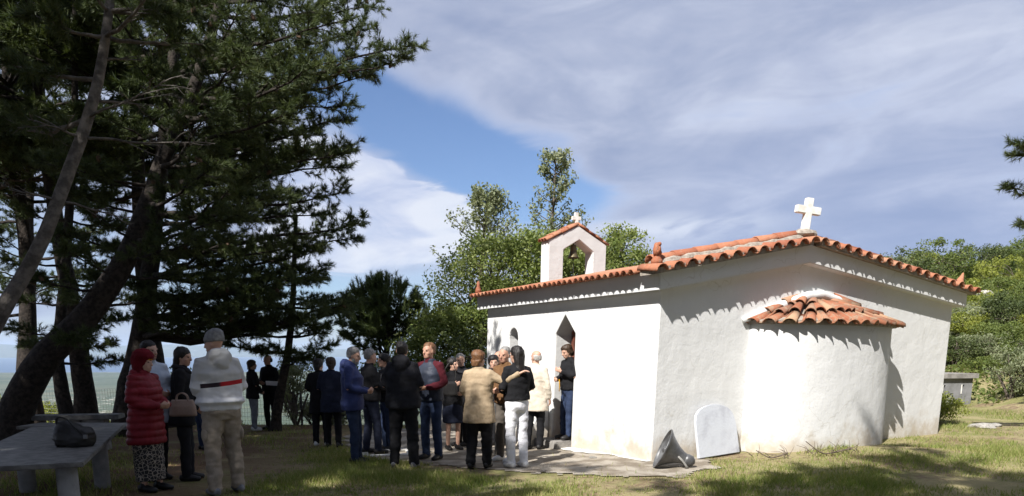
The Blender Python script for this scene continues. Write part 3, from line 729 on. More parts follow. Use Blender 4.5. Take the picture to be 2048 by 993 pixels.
class Pine:
    def __init__(s, seed): s.rg = random.Random(seed); s.rng = np.random.default_rng(seed); s.w = Wood(); s.tp = []; s.td = []; s.cones = []
    def trunk(s, pts, r0, r1, n=26):
        s.tr = spline(pts, n); s.r = [r0+(r1-r0)*(k/n)**.85 for k in range(n+1)]
        s.r[0] *= 1.35; s.r[1] *= 1.12
        s.w.tube([p+Vector((s.rg.uniform(-1, 1), s.rg.uniform(-1, 1), 0))*s.r[i]*.07 for i, p in enumerate(s.tr)], s.r, 12)
    def near(s, q):
        """trunk point best suited to carry a limb that ends at q"""
        best = min(range(3, len(s.tr)), key=lambda i: (s.tr[i]-q).length+.9*abs(s.tr[i].z-(q.z-.12*(Vector((q.x, q.y))-Vector((s.tr[i].x, s.tr[i].y))).length)))
        return best
    def limb(s, q, i=None, start=.32, dens=1.0, bare=False, sag=.05, r0=None, seclen=1.0):
        rg = s.rg; q = Vector(q); i = s.near(q) if i is None else i; p = s.tr[i]; L = (q-p).length
        r0 = r0 or min(s.r[i]*.55, .018+.011*L)
        h = Vector((q.x-p.x, q.y-p.y, 0)); side = Vector((-h.y, h.x, 0)).normalized() if h.length > .01 else Vector((1, 0, 0))
        bow = rg.uniform(-.06, .06)*L; dip = sag*L*rg.uniform(.4, 1.5)
        n = 9; pts = []
        for k in range(n+1):
            t = k/n; b = 4*t*(1-t)
            pts.append(p.lerp(q, t)+side*bow*b-Vector((0, 0, 1))*dip*b*(1.15-t)+Vector((rg.uniform(-1, 1), rg.uniform(-1, 1), rg.uniform(-1, 1)))*.012*L*(0 < k < n))
        s.w.tube(pts, [max(.005, r0*(1-.9*k/n)) for k in range(n+1)], 6)
        def at(t):
            x = t*n; j = min(int(x), n-1); return pts[j].lerp(pts[j+1], x-j), (pts[j+1]-pts[j]).normalized()
        ns = int(L*(2.2 if bare else 6.6)*dens)+4
        for k in range(ns):
            t = start+(1-start)*((k+rg.random())/ns); o, d = at(min(t, .999))
            sd = d.cross(Vector((0, 0, 1))).normalized(); up = sd.cross(d)
            a = rg.choice((-1, 1))*rg.uniform(.5, 1.25); e = rg.uniform(-.35, .75)
            sdv = (d*math.cos(a)+sd*math.sin(a)+up*e*.7).normalized()
            l = seclen*rg.uniform(.35, 1.0)*(1.12-.62*t)*min(1.0, .35+L*.25)
            end = o+sdv*l+Vector((0, 0, rg.uniform(-.04, .12)*l)); mid = o.lerp(end, .5)+Vector((rg.uniform(-1, 1), rg.uniform(-1, 1), rg.uniform(-1, 1)))*.05*l
            s.w.tube([o, mid, end], [.009, .006, .003], 3)
            if bare:
                for _ in range(3):
                    f = rg.uniform(.3, 1); o2 = o.lerp(end, f); e2 = o2+(sdv+Vector((rg.uniform(-1, 1), rg.uniform(-1, 1), rg.uniform(-1, .6)))*.8)*.25*l; s.w.tube([o2, e2], [.004, .002], 3)
                continue
            s.twigs(o, mid, end, l, dens)
        if not bare:
            o, d = at(.86); s.twigs(o, at(.93)[0], pts[-1], max(.3, L*.14), 1.3)
    def twigs(s, o, mid, end, l, dens):
        rg = s.rg; nt = int(l/.062*dens)+3; d = (end-o).normalized()
        for j in range(nt):
            f = .22+.78*(j+rg.random())/nt; c = o.lerp(mid, f*2) if f < .5 else mid.lerp(end, f*2-1)
            v = (d+Vector((rg.gauss(0, 1), rg.gauss(0, 1), rg.gauss(.25, .8)))*.85).normalized()
            tl = rg.uniform(.05, .20)*(1.2-f*.6); e = c+v*tl
            if tl > .1: s.w.tube([c, e], [.004, .002], 3)
            for q in ((1.0,) if tl < .11 else (.45, 1.0)):
                s.tp.append(tuple(c.lerp(e, q))); s.td.append(tuple(v))
            if rg.random() < .006: s.cones.append(c-Vector((0, 0, .03)))
        s.tp.append(tuple(end)); s.td.append(tuple(d))
    def finish(s, name, label, group=None, per=16, barkm='bark', needlem='needles', **kw):
        org = s.tr[0].copy(); root = empty(name, org, 0, label, 'tree', group)
        s.w.obj('trunk', M[barkm], root, org)
        if s.tp:
            V, Fc = needles(np.array(s.tp)-np.array(org), np.array(s.td), s.rng, per, **kw)
            mobj('crown', np_mesh('crown', V, Fc), M[needlem], root)
        return root
def cone_mesh():
    bm = bmesh.new(); vloft(bm, [(-.045, 0, 0, .006, .006), (-.03, 0, 0, .02, .02), (0, 0, 0, .03, .03), (.03, 0, 0, .024, .024), (.05, 0, 0, .008, .008)], 8)
    me = bpy.data.meshes.new('cone'); bm.to_mesh(me); bm.free(); return me
CONE = cone_mesh()
def add_cones(root, pine, limit):
    pine.rg.shuffle(pine.cones)
    for c in pine.cones[:limit]:
        o = mobj('pine_cone', CONE, M['cone'], root); o.location = c-Vector(root.location); o.rotation_euler = (pine.rg.uniform(-1, 1), pine.rg.uniform(-1, 1), 0); o.scale = (1.2,)*3

def build_left_pines():
    rg = random.Random(21)
    def foot(px, py): p = G(px, py); p.z -= .08; return p
    # D: the large pine behind the people on the left
    Y = 14.0; t = Pine(1); b = foot(247, 872); Y = b.y
    t.trunk([b]+[P(x, y, Y) for x, y in ((256, 790), (278, 690), (298, 560), (312, 430), (332, 250), (352, 60), (362, -150), (368, -380))], .27, .05)
    for (x, y, dy) in ((818, 92, -1.6), (800, 118, -1.0), (748, 14, .2), (735, 60, -.8), (742, 150, -.4), (700, 210, .5), (694, 240, -.6), (640, 262, .8), (615, 300, -1.2), (707, 300, -.9), (690, 335, .0), (600, 385, 1.2), (690, 385, -.2),
                       (728, 445, -1.0), (715, 478, .4), (660, 430, .9), (640, 500, -.5), (650, 540, .6), (600, 560, -1.2), (712, 602, -.6), (690, 622, .6), (640, 600, 1.2), (600, 640, -.4), (540, 610, -1.5), (560, 500, -1.8), (560, 440, 1.8), (540, 340, -2.2), (580, 200, -2.0), (620, 110, -2.2), (650, 40, 1.6), (560, 60, -1.8), (520, 150, 2.0), (500, 260, 2.2), (480, 360, -2.4), (460, 470, -2.4), (450, 560, -2.2), (430, 640, -1.6), (480, 600, -.6), (520, 570, .6), (570, 590, -1.4), (620, 560, .2), (500, 500, .4), (560, 640, .8), (380, 600, -2.0)):
        t.limb(P(x, y, Y+dy), sag=.03 if y < 520 else .06)
    for k in range(16):                            # limbs towards the left and the back
        t.limb(P(rg.uniform(40, 420), rg.uniform(-120, 620), Y+rg.choice((-1, 1))*rg.uniform(1, 2.6)))
    for k in range(9): t.limb(P(rg.uniform(420, 760), rg.uniform(-330, -60), Y+rg.uniform(-1.5, 1.5)))
    r = t.finish('pine_tree', 'large dark pine with long boughs reaching right over the red-coated person', per=18); add_cones(r, t, 40)
    # B: thick leaning trunk
    t = Pine(2); b = foot(18, 905); Y = b.y
    t.trunk([b]+[P(x, y, Y+d) for x, y, d in ((35, 815, 0), (92, 715, 0), (182, 622, .3), (245, 530, .5), (288, 430, .8), (325, 320, 1), (390, 170, 1.2), (440, 0, 1.4), (470, -160, 1.5))], .30, .05)
    for (x, y, dy) in ((560, 395, -.6), (520, 300, .2), (600, 225, -.4), (640, 130, -1.0), (690, 40, -.6), (500, 120, -1.4), (480, 20, -.8), (600, -30, .2), (430, 330, -1.4), (420, 210, -1.6), (480, 430, -1.2), (400, 480, -1.4), (180, 420, -1), (130, 500, -1.2), (120, 330, -.8), (200, 230, -.6), (260, 120, -1.0), (300, 30, -.8), (60, 560, -1.0), (150, 600, .8), (420, 560, 1.0)):
        t.limb(P(x, y, Y+dy+.6))
    t.limb(P(150, 680, Y-.4), dens=1.1, sag=.02); t.limb(P(330, 600, Y+1.6), dens=1.0)
    r = t.finish('pine_tree', 'pine with a thick dark trunk leaning right from the left edge', per=18); add_cones(r, t, 20)
    # C: small curved trunk
    t = Pine(3); b = foot(143, 868); Y = b.y
    t.trunk([b]+[P(x, y, Y) for x, y in ((128, 800), (116, 735), (117, 680), (128, 570), (138, 430), (148, 280), (150, 100), (150, -80))], .17, .04)
    for (x, y, dy) in ((20, 660, -.6), (60, 690, .6), (200, 655, -.5), (225, 690, .5), (250, 640, .2), (30, 600, .3), (10, 520, -.6), (230, 560, -1), (240, 460, .8), (40, 420, .6), (20, 320, -.8), (250, 340, -.8), (60, 220, .6), (250, 200, .7), (30, 100, -.7), (230, 60, -.8), (120, 20, 1.2), (10, 10, .4), (250, 720, .3)):
        t.limb(P(x, y, Y+dy))
    r = t.finish('pine_tree', 'slim pine with a crooked trunk between the leaning pine and the fence', per=18)
    # A: pale bare trunk near the camera, dead lower branches
    t = Pine(4); Y = 8.6; b = P(-175, 985, Y); b.z = gzf(b.x, b.y)-.08
    t.trunk([b]+[P(x, y, Y+d) for x, y, d in ((-110, 850, 0), (-50, 730, 0), (0, 628, 0), (42, 560, .1), (92, 464, .2), (155, 296, .5), (188, 193, .6), (210, 84, .8), (226, -60, 1), (235, -260, 1))], .115, .04)
    for (x, y, dy) in ((430, 288, .4), (330, 160, -.5), (300, 210, .6), (60, 240, -.3), (20, 380, -.4), (260, 440, .4), (280, 120, .8)): t.limb(P(x, y, Y+.3+dy), bare=True, start=.25, sag=-.01, r0=.02)
    for (x, y, dy) in ((60, 30, -.2), (330, 20, .5), (420, 90, 1.0), (20, 130, .5), (360, -60, -.5), (100, -100, -.6), (480, -60, .2), (300, -200, .0), (120, -220, .5), (30, 260, 1.4), (520, -70, 1.0), (560, -150, 1.4), (500, -160, .6)): t.limb(P(x, y, Y+.4+dy), seclen=.8)
    t.finish('pine_tree', 'pine with a pale grey bare trunk rising from the left edge', barkm='greybark', per=18)
    # E: small pine by the fence
    t = Pine(5); b = foot(549, 862); Y = b.y
    t.trunk([b]+[P(x, y, Y) for x, y in ((556, 810), (568, 750), (578, 690), (585, 610), (589, 520), (592, 430))], .135, .04)
    for (x, y, dy) in ((690, 600, -.3), (705, 618, .4), (660, 655, -.5), (668, 690, .3), (640, 715, -.4), (640, 560, .8), (480, 600, -.5), (470, 660, .3), (500, 700, -.3), (450, 640, .8), (520, 640, -1.3), (620, 650, -1.3), (600, 540, -1.2), (540, 520, .5), (640, 500, -.5), (500, 540, 1), (560, 700, -1.1), (600, 720, -.8), (440, 690, .2)):
        t.limb(P(x, y, Y+dy), sag=.06)
    t.finish('pine_tree', 'small thin-trunked pine at the fence behind the couple in black', per=18)
    # two more crowns behind fill the top left
    for sd, px, py, off, lab in ((6, 40, 850, 3.2, 'pine standing farthest back at the left edge'), (7, 395, 846, 2.0, 'pine behind the large pine, its trunk hidden by people')):
        t = Pine(sd); b = foot(px, py); b.y += off; b.x = P(px, 800, b.y).x; b.z = gzf(b.x, b.y)-.1; Y = b.y
        t.trunk([b]+[P(px+dx, y, Y) for dx, y in ((5, 760), (10, 640), (18, 480), (20, 300), (24, 100), (28, -90))], .2, .05)
        for k in range(30):
            a = rg.uniform(0, 6.28); L = rg.uniform(1.4, 3.0); z = rg.uniform(2.3, 8.5); j = min(range(len(t.tr)), key=lambda i: abs(t.tr[i].z-z))
            t.limb(t.tr[j]+Vector((math.cos(a)*L, math.sin(a)*L*.8, rg.uniform(.1, .7))), j)
        t.finish('pine_tree', lab, per=16)
build_left_pines()

def copy_tree(root, loc, rz, scale, label):
    r = root.copy(); COL.objects.link(r); r.location = loc; r.rotation_euler = (0, 0, rz); r.scale = (scale,)*3; r['label'] = label
    for ch in root.children:
        c = ch.copy(); COL.objects.link(c); c.parent = r
    return r
def build_shade_pines():
    """pines of the same stand beside and behind the viewer: they shade the left of the clearing"""
    t = Pine(31); rg = random.Random(8); t.trunk([Vector(p) for p in ((0, 0, -.1), (.1, 0, 2), (.25, .1, 4), (.2, .2, 6.5), (.3, .1, 9), (.3, .1, 11.5))], .24, .05)
    for k in range(52):
        z = rg.uniform(5.2, 11.6); a = k*2.4+rg.uniform(-.4, .4); L = rg.uniform(1.6, 3.5)*(1.12-.06*max(0, z-6)); j = min(range(len(t.tr)), key=lambda i: abs(t.tr[i].z-z))
        t.limb(t.tr[j]+Vector((math.cos(a)*L, math.sin(a)*L, rg.uniform(-.1, .8))), j, start=.25)
    spots = [(-7.9, 1.3, 0, 1.0), (-9.0, 5.4, 2.6, 1.0), (-12, 8.5, 1.1, 1.05), (-10.5, 3.2, 1.3, 1.1), (-9.0, -2.6, 2.2, 1.05), (-13.8, -.6, 3.0, 1.1), (-14.5, 5.6, 4.1, 1.1), (-11.8, -6.5, .6, 1.15), (-17.8, 2.6, 5.1, 1.1), (-7.2, -7.2, 2.9, 1.05), (-15.5, -10, 2.0, 1.15), (-.9, -2.5, 1.9, 1.15), (4.6, -3.4, 3.3, 1.0), (P(60, 800, 17.2).x, 17.2, .4, 1.0), (P(170, 800, 16.6).x, 16.6, 2.4, 1.05), (P(320, 800, 17.6).x, 17.6, 4.4, 1.1)]
    labs = ['pine nearest the viewer on the left, outside the picture', 'pine beside the long table, outside the picture', 'pine beyond the left edge level with the fence bench', 'pine left of the table, outside the picture', 'pine behind the viewer on the left, outside the picture', 'pine far left of the viewer, outside the picture', 'pine beyond the left edge behind the table', 'pine well behind the viewer to the left', 'outermost pine on the left', 'pine straight behind the left shade pine', 'rearmost pine behind the viewer', 'pine just behind the viewer', 'pine behind the viewer on the right', 'straight-trunked pine at the far left near the fence', 'straight-trunked pine between the two leaning trunks near the fence', 'straight pine near the fence behind the person in the red coat']
    first = t.finish('pine_tree', labs[0], 'pines of the stand around the viewer', per=9, w=.0105, L=(.12, .22))
    for k, (x, y, rz, s) in enumerate(spots):
        o = first if k == 0 else copy_tree(first, (0, 0, 0), 0, 1, labs[k])
        o.location = (x, y, gzf(x, y)); o.rotation_euler.z = rz; o.scale = (s,)*3
    # unseen pines added behind and right of the viewer to cut sky fill
    rg = random.Random(15)
    for (x, y) in ((1.5, -7.5), (5, -7), (8.5, -6.5), (11.5, -4), (14, -.5), (15.8, 3.5), (17.5, 7.5), (-3, -11), (3, -12), (8, -11.5), (13, -9.5), (17, -5), (19.5, 0), (21, 6)):
        o = copy_tree(first, (x, y, gzf(x, y)), rg.uniform(0, 6.28), rg.uniform(1.05, 1.25), 'unseen pine added around the viewer to block sky light'); o.scale.z *= rg.uniform(.72, .95)
build_shade_pines()

class Broad:
    """broadleaf tree: limbs reaching to leaf clumps"""
    def __init__(s, seed): s.rg = random.Random(seed); s.rng = np.random.default_rng(seed); s.w = Wood(); s.lp = []
    def clump(s, c, r, n):
        d = s.rng.normal(size=(n, 3)); d /= np.linalg.norm(d, axis=1, keepdims=True); q = s.rng.uniform(0, 1, (n, 1))**.5
        s.lp.append(np.array(c)+d*q*np.array(r))
    def limb(s, p, q, r0):
        m = p.lerp(q, .5)+Vector((s.rg.uniform(-1, 1), s.rg.uniform(-1, 1), s.rg.uniform(-.3, 1)))*.12*(q-p).length
        s.w.tube(spline([p, m, q], 5), [r0*(1-.14*k) for k in range(6)], 5)
    def crown(s, base, lobes, n_clump, per, r=(.28, .55)):
        for (c, R3, k) in lobes:
            c = Vector(c); hub = base.lerp(c, .55); s.limb(base, hub, .07)
            for i in range(int(n_clump*k)):
                d = Vector((s.rg.gauss(0, 1), s.rg.gauss(0, 1), s.rg.gauss(.15, 1))).normalized(); f = s.rg.uniform(.45, 1.0)**.7
                q = c+Vector((d.x*R3[0], d.y*R3[1], d.z*R3[2]))*f
                if i % 3 == 0: s.limb(hub.lerp(c, s.rg.random()*.8), q, .022)
                rr = s.rg.uniform(*r); s.clump(q, (rr*1.15, rr*1.15, rr*.75), int(per*s.rg.uniform(.6, 1.3)))
    def finish(s, name, label, cat, org, leafm, size, asp=.5, group=None, barkm='oakbark'):
        root = empty(name, org, 0, label, cat, group); s.w.obj('trunk', M[barkm], root, org)
        V, Fq = leaves(np.concatenate(s.lp)-np.array(org), s.rng, size, asp); mobj('crown', np_mesh('crown', V, Fq), M[leafm], root)
        return root
def build_back_trees():
    # big spreading tree behind the bell gable
    t = Broad(3); Y = 20.5; b = P(985, 800, Y); b.z = gzf(b.x, b.y)-.2
    top = P(990, 690, Y); t.w.tube(spline([b, P(980, 760, Y), top], 6), [.22, .2, .18, .17, .15, .13, .12], 8)
    L = lambda x, y, rx, rz, k, dy=0, ry=None: (P(x, y, Y+dy), (rx, ry or rx*.8, rz), k)
    t.crown(top, [L(930, 610, 1.15, 1.1, 1.1), L(985, 540, 1.25, 1.0, 1.2), L(1060, 545, 1.3, 1.1, 1.2, .5), L(1140, 560, 1.2, 1.0, 1.0, 1), L(1210, 545, 1.0, .95, .8, 1.5), L(1260, 540, .7, .9, .5, 2), L(900, 660, .9, .8, .7, -.5), L(960, 660, 1.0, .9, .9, -.5), L(1020, 610, 1.1, 1, .8), L(880, 700, 1.0, .8, .8, -1), L(1090, 520, 1.0, .8, .8)], 46, 120)
    t.finish('spreading_tree', 'broad pale green tree in new leaf behind the bell gable', 'tree', b, 'oak', .046)
    # two tall thin shoots of poplar-like trees further back
    for sd, px, ytop, w, lab in ((4, 1100, 318, 1.0, 'tall slender tree rising above the bell gable'), (5, 965, 398, .95, 'thin grey green tree standing out left of the bell gable')):
        t = Broad(sd); Y = 24; b = P(px, 790, Y); b.z = gzf(b.x, b.y)-.2; top = P(px+12, ytop, Y)
        tr = spline([b, P(px-4, 600, Y), P(px+4, 460, Y), top], 14); t.w.tube(tr, [.13*(1-.065*k) for k in range(15)], 6)
        H = top.z-b.z
        for k in range(70):
            f = t.rg.uniform(.35, 1); j = f*14; i = min(int(j), 13); p = tr[i].lerp(tr[i+1], j-i); a = t.rg.uniform(0, 6.28); l = w*(1.12-f)*2.1*t.rg.uniform(.45, 1)+.15
            q = p+Vector((math.cos(a)*l, math.sin(a)*l, l*.75)); t.w.tube([p, p.lerp(q, .5)-Vector((0, 0, .06*l)), q], [.02, .012, .006], 4)
            for g in (.6, .8, 1.0): t.clump(p.lerp(q, g), (.16, .16, .2), 20)
        t.finish('slender_tree', lab, 'tree', b, 'olive', .055)
    t = Broad(6); Y = 22.5; b = P(1250, 780, Y); b.z = gzf(b.x, b.y)-.2; top = P(1250, 560, Y); t.w.tube([b, b.lerp(top, .5), top], [.12, .1, .06], 6)
    t.crown(top, [(P(1245, 500, Y), (.85, .8, .7), 1), (P(1290, 545, Y), (.6, .6, .6), .7), (P(1200, 520, Y), (.6, .6, .6), .6)], 26, 70, (.2, .36))
    t.finish('leafy_tree', 'loose leafy tree between the bell gable and the roof corner', 'tree', b, 'oak', .05)
    # round young pine with upright candles
    t = Pine(9); b = P(770, 812, 21.0); b.z = gzf(b.x, b.y)-.2; Y = b.y
    t.trunk([b]+[P(x, y, Y) for x, y in ((772, 740), (775, 690), (778, 640), (780, 590))], .14, .03, 12)
    rg = t.rg
    for k in range(46):
        a = rg.uniform(0, 6.28); el = rg.uniform(-.25, 1.45); c = P(770, 655, Y); q = c+Vector((math.cos(a)*math.cos(el)*1.22, math.sin(a)*math.cos(el)*1.15, math.sin(el)*1.25)); t.limb(q, rg.randint(3, 11), start=.3, dens=.8, seclen=.6)
    for k in range(150):                            # candles: upright long tufts all over the top
        a = rg.uniform(0, 6.28); el = rg.uniform(.0, 1.5); c = P(770, 655, Y); o = c+Vector((math.cos(a)*math.cos(el)*1.2, math.sin(a)*math.cos(el)*1.15, math.sin(el)*1.2)); l = rg.uniform(.2, .42)
        v = Vector((math.cos(a)*.35*math.cos(el), math.sin(a)*.3, 1)).normalized()
        for j in range(7): t.tp.append(tuple(o+v*l*j/6)); t.td.append(tuple(v))
    t.finish('young_pine', 'round young pine with upright shoots left of the spreading tree', per=18, needlem='needles2', L=(.09, .15), w=.006)
    # darker bushes between it and the chapel
    for sd, px, py, Y, rx, rz, lm, lab in ((11, 850, 720, 19.5, 1.0, .75, 'maquis', 'dark bush below the spreading tree, behind the standing crowd'), (12, 925, 715, 18.9, .8, .7, 'darkmaquis', 'dark bush against the far corner of the chapel'), (13, 790, 745, 19.6, .9, .5, 'maquis', 'low bush below the young pine')):
        t = Broad(sd); c = P(px, py, Y); b = Vector((c.x, c.y, gzf(c.x, c.y)-.1)); t.w.tube([b, c], [.07, .03], 5)
        t.crown(c, [(c, (rx, rx*.8, rz), 1.3), (c-Vector((0, 0, rz)), (rx*.9, rx*.7, rz*.8), 1)], 26, 80, (.2, .36)); t.finish('bush', lab, 'bush', b, lm, .045)
    # bough of a pine that stands outside the right edge
    t = Pine(14); Y = 12.5; b = P(2290, 890, Y); b.z = gzf(b.x, b.y)-.1; t.trunk([b]+[P(x, y, Y) for x, y in ((2290, 700), (2280, 500), (2270, 300), (2262, 100), (2255, -150))], .2, .06)
    for (x, y, dy) in ((2028, 312, 0), (2012, 372, .2), (2034, 290, -.3), (2040, 450, .4)): t.limb(P(x, y, Y+dy), start=.45, seclen=.36, dens=.9)
    for k in range(16):
        a = t.rg.uniform(-1.4, 1.4); L = t.rg.uniform(1, 2.2); j = t.rg.randint(10, 26); t.limb(t.tr[j]+Vector((math.cos(a)*L, math.sin(a)*L, .4)), j)
    t.finish('pine_tree', 'pine at the right edge, only its branch tips in the picture', per=18)
build_back_trees()

def shrub_mesh(seed, leafsize, ncl, per, flat=1.0):
    t = Broad(seed); b = Vector((0, 0, -.05))
    for k in range(5):
        a = k*1.26+t.rg.random(); e = Vector((math.cos(a)*.35, math.sin(a)*.35, .55*flat)); t.w.tube([b, e*.5, e], [.035, .025, .012], 4)
    t.crown(Vector((0, 0, .25)), [((t.rg.uniform(-.35, .35), t.rg.uniform(-.35, .35), .62*flat+t.rg.uniform(-.12, .22)), (.5, .5, .42*flat), 1) for _ in range(4)], ncl, per, (.12, .26))
    V, Fq = leaves(np.concatenate(t.lp), t.rng, leafsize, .5)
    return np_mesh('stem', t.w.V, t.w.F), np_mesh('crown', V, Fq)
SHR = [shrub_mesh(50+i, .030, 15, 105, (1, 1.25, .8, 1.1, .9)[i]) for i in range(5)]
def shrub_inst(name, x, y, s, k, lm, label, group, sz=1):
    st, cr = SHR[k % 5]; rg = random.Random(int(x*91+y*57)); root = empty(name, (x, y, gzf(x, y)-.03), rg.uniform(0, 6.28), label, 'shrub', group); root.scale = (s, s, s*sz)
    mobj('stem', st, M['oakbark'], root)
    if len(cr.materials) == 0: cr.materials.append(M['maquis'])
    o = mobj('crown', cr, None, root); o.material_slots[0].link = 'OBJECT'; o.material_slots[0].material = M[lm]; return root
def build_hill():
    rg = random.Random(77); kinds = [('maquis', 'dense mid green shrub on the hillside right of the chapel', 'mid green hillside shrubs'), ('olive', 'grey green airy shrub on the hillside right of the chapel', 'grey green hillside shrubs'), ('yellowmaquis', 'bright yellow green shrub on the hillside right of the chapel', 'yellow green hillside shrubs'), ('darkmaquis', 'dark evergreen shrub on the hillside right of the chapel', 'dark hillside shrubs')]
    n = 0; tries = 0; pts = []
    while n < 170 and tries < 6000:
        tries += 1; az = rg.uniform(24.5, 42); r = 24+39*rg.random()**.8; x, y = r*math.sin(R(az)), r*math.cos(R(az))
        s = rg.uniform(.6, 1.3)*(.75+.026*(r-20))
        if az > 31 and r < 25 and rg.random() < .55: continue
        if 28.3 < az < 33.6 and r < 30: continue
        if any((x-a)**2+(y-b)**2 < (.42*(s+c))**2 for a, b, c in pts): continue
        pts.append((x, y, s)); lm, lab, gr = rg.choices(kinds, (.4, .28, .14, .18))[0]
        band = 'low on the slope near the grey hut' if r < 32 else 'halfway up the slope' if r < 45 else 'high up near the skyline'; size = 'small' if s < 1.05 else 'large' if s > 1.55 else 'middling'
        shrub_inst('hillside_shrub', x, y, s, rg.randint(0, 4), lm, size+' '+lab.split(' on the')[0]+' '+band, size+' '+gr+' '+band, rg.uniform(.75, 1.15)); n += 1
    # taller trees on the skyline above the roof end
    for sd, px, ytop, Y, rx, lm, lab in ((61, 1885, 470, 46, 2.2, 'maquis', 'tallest round tree on the skyline right of the roof'), (62, 1810, 492, 44, 1.9, 'darkmaquis', 'dark tree on the skyline just above the roof end'), (63, 1965, 482, 48, 2.2, 'darkmaquis', 'dark spreading tree on the skyline at the right'), (64, 1935, 560, 36, 1.5, 'yellowmaquis', 'bright yellow green tree halfway up the hillside'), (65, 2035, 490, 44, 2.4, 'yellowmaquis', 'yellow green tree on the skyline at the right edge'), (66, 1985, 620, 30, 1.3, 'olive', 'grey green olive-like tree low on the hillside')):
        t = Broad(sd); top = P(px, ytop, Y); b = Vector((top.x, Y, gzf(top.x, Y)-.2)); c = Vector((top.x, Y, max(b.z+.9, top.z-rx*.75))); t.w.tube([b, c], [.15, .07], 6)
        t.crown(c, [(c, (rx, rx*.8, rx*.72), 1), (c+Vector((rx*.5, 0, -.3)), (rx*.7, rx*.6, rx*.5), .6), (c+Vector((-rx*.6, .3, -.4)), (rx*.6, rx*.6, rx*.5), .6)], 30, 75, (.3, .6)); t.finish('hillside_tree', lab, 'tree', b, lm, .075)
    # bare thin bank, low undergrowth nobody could count
    rng = np.random.default_rng(12); N = 15000; az = rng.uniform(R(23), R(44), N); r = 25+38*rng.uniform(0, 1, N)**.8; x, y = r*np.sin(az), r*np.cos(az)
    k = 3; xx = np.repeat(x, k)+rng.normal(0, .16, N*k); yy = np.repeat(y, k)+rng.normal(0, .16, N*k); h = np.abs(rng.normal(0, .16, N*k))*np.repeat(.4+1.1*(np.sin(x*1.3)*np.sin(y*1.1) > .0), k)
    V, Fq = leaves(np.stack([xx, yy, gz(xx, yy)+h], -1), rng, .075, .5)
    o = mobj('undergrowth', np_mesh('undergrowth', V, Fq), M['maquis']); tag(o, 'low undergrowth covering the hillside', 'undergrowth', kind='stuff')
    # pale rock showing on the slope
    bm = bmesh.new(); bmesh.ops.create_icosphere(bm, subdivisions=2, radius=1)
    for v in bm.verts: v.co = v.co*(1+.25*mnoise.noise(v.co*1.6)); v.co.z *= .55
    p = P(1972, 562, 40); o = bobj('rock', bm, M['rock']); o.location = (p.x, 40, gzf(p.x, 40)+.7); o.scale = (.5, .4, .5); tag(o, 'pale rock showing among the hillside shrubs', 'rock')
    # shrubs beyond the fence on the left
    for k, (px, Y, s, sz, lm) in enumerate(((75, 20.5, 1.5, .8, 'yellowmaquis'), (135, 21.5, 1.5, .75, 'yellowmaquis'), (190, 20.3, 1.25, .7, 'yellowmaquis'), (25, 21.5, 1.7, .9, 'yellowmaquis'), (232, 20.8, 1.2, .7, 'yellowmaquis'), (420, 20.4, 1.6, .95, 'maquis'), (370, 20.9, 1.7, 1.0, 'maquis'), (300, 21, 1.5, .8, 'maquis'))):
        x = P(px, 800, Y).x
        shrub_inst('fence_shrub', x, Y, s, k, lm, 'sunlit yellow green shrub beyond the fence behind the concrete table' if lm[0] == 'y' else 'green shrub beyond the fence behind the group at the left', 'yellow green shrubs beyond the fence' if lm[0] == 'y' else 'green shrubs beyond the fence', sz)
    for k, (px, Y, s, sz) in enumerate(((590, 18.2, 1.0, 1.2), (622, 18.6, .8, 1.0), (665, 19.0, 1.0, .8))):
        shrub_inst('fence_shrub', P(px, 800, Y).x, Y, s, k+1, 'olive', ('airy shrub right of the thin pine by the fence post', 'small airy shrub behind the concrete stand', 'airy shrub behind the two people in black')[k], None, sz)
    q = G(1888, 850); shrub_inst('sapling', q.x, q.y+.4, .8, 2, 'yellowmaquis', 'leafy green sapling growing beside the chapel corner, before the grey hut', None, 1.1)
build_hill()

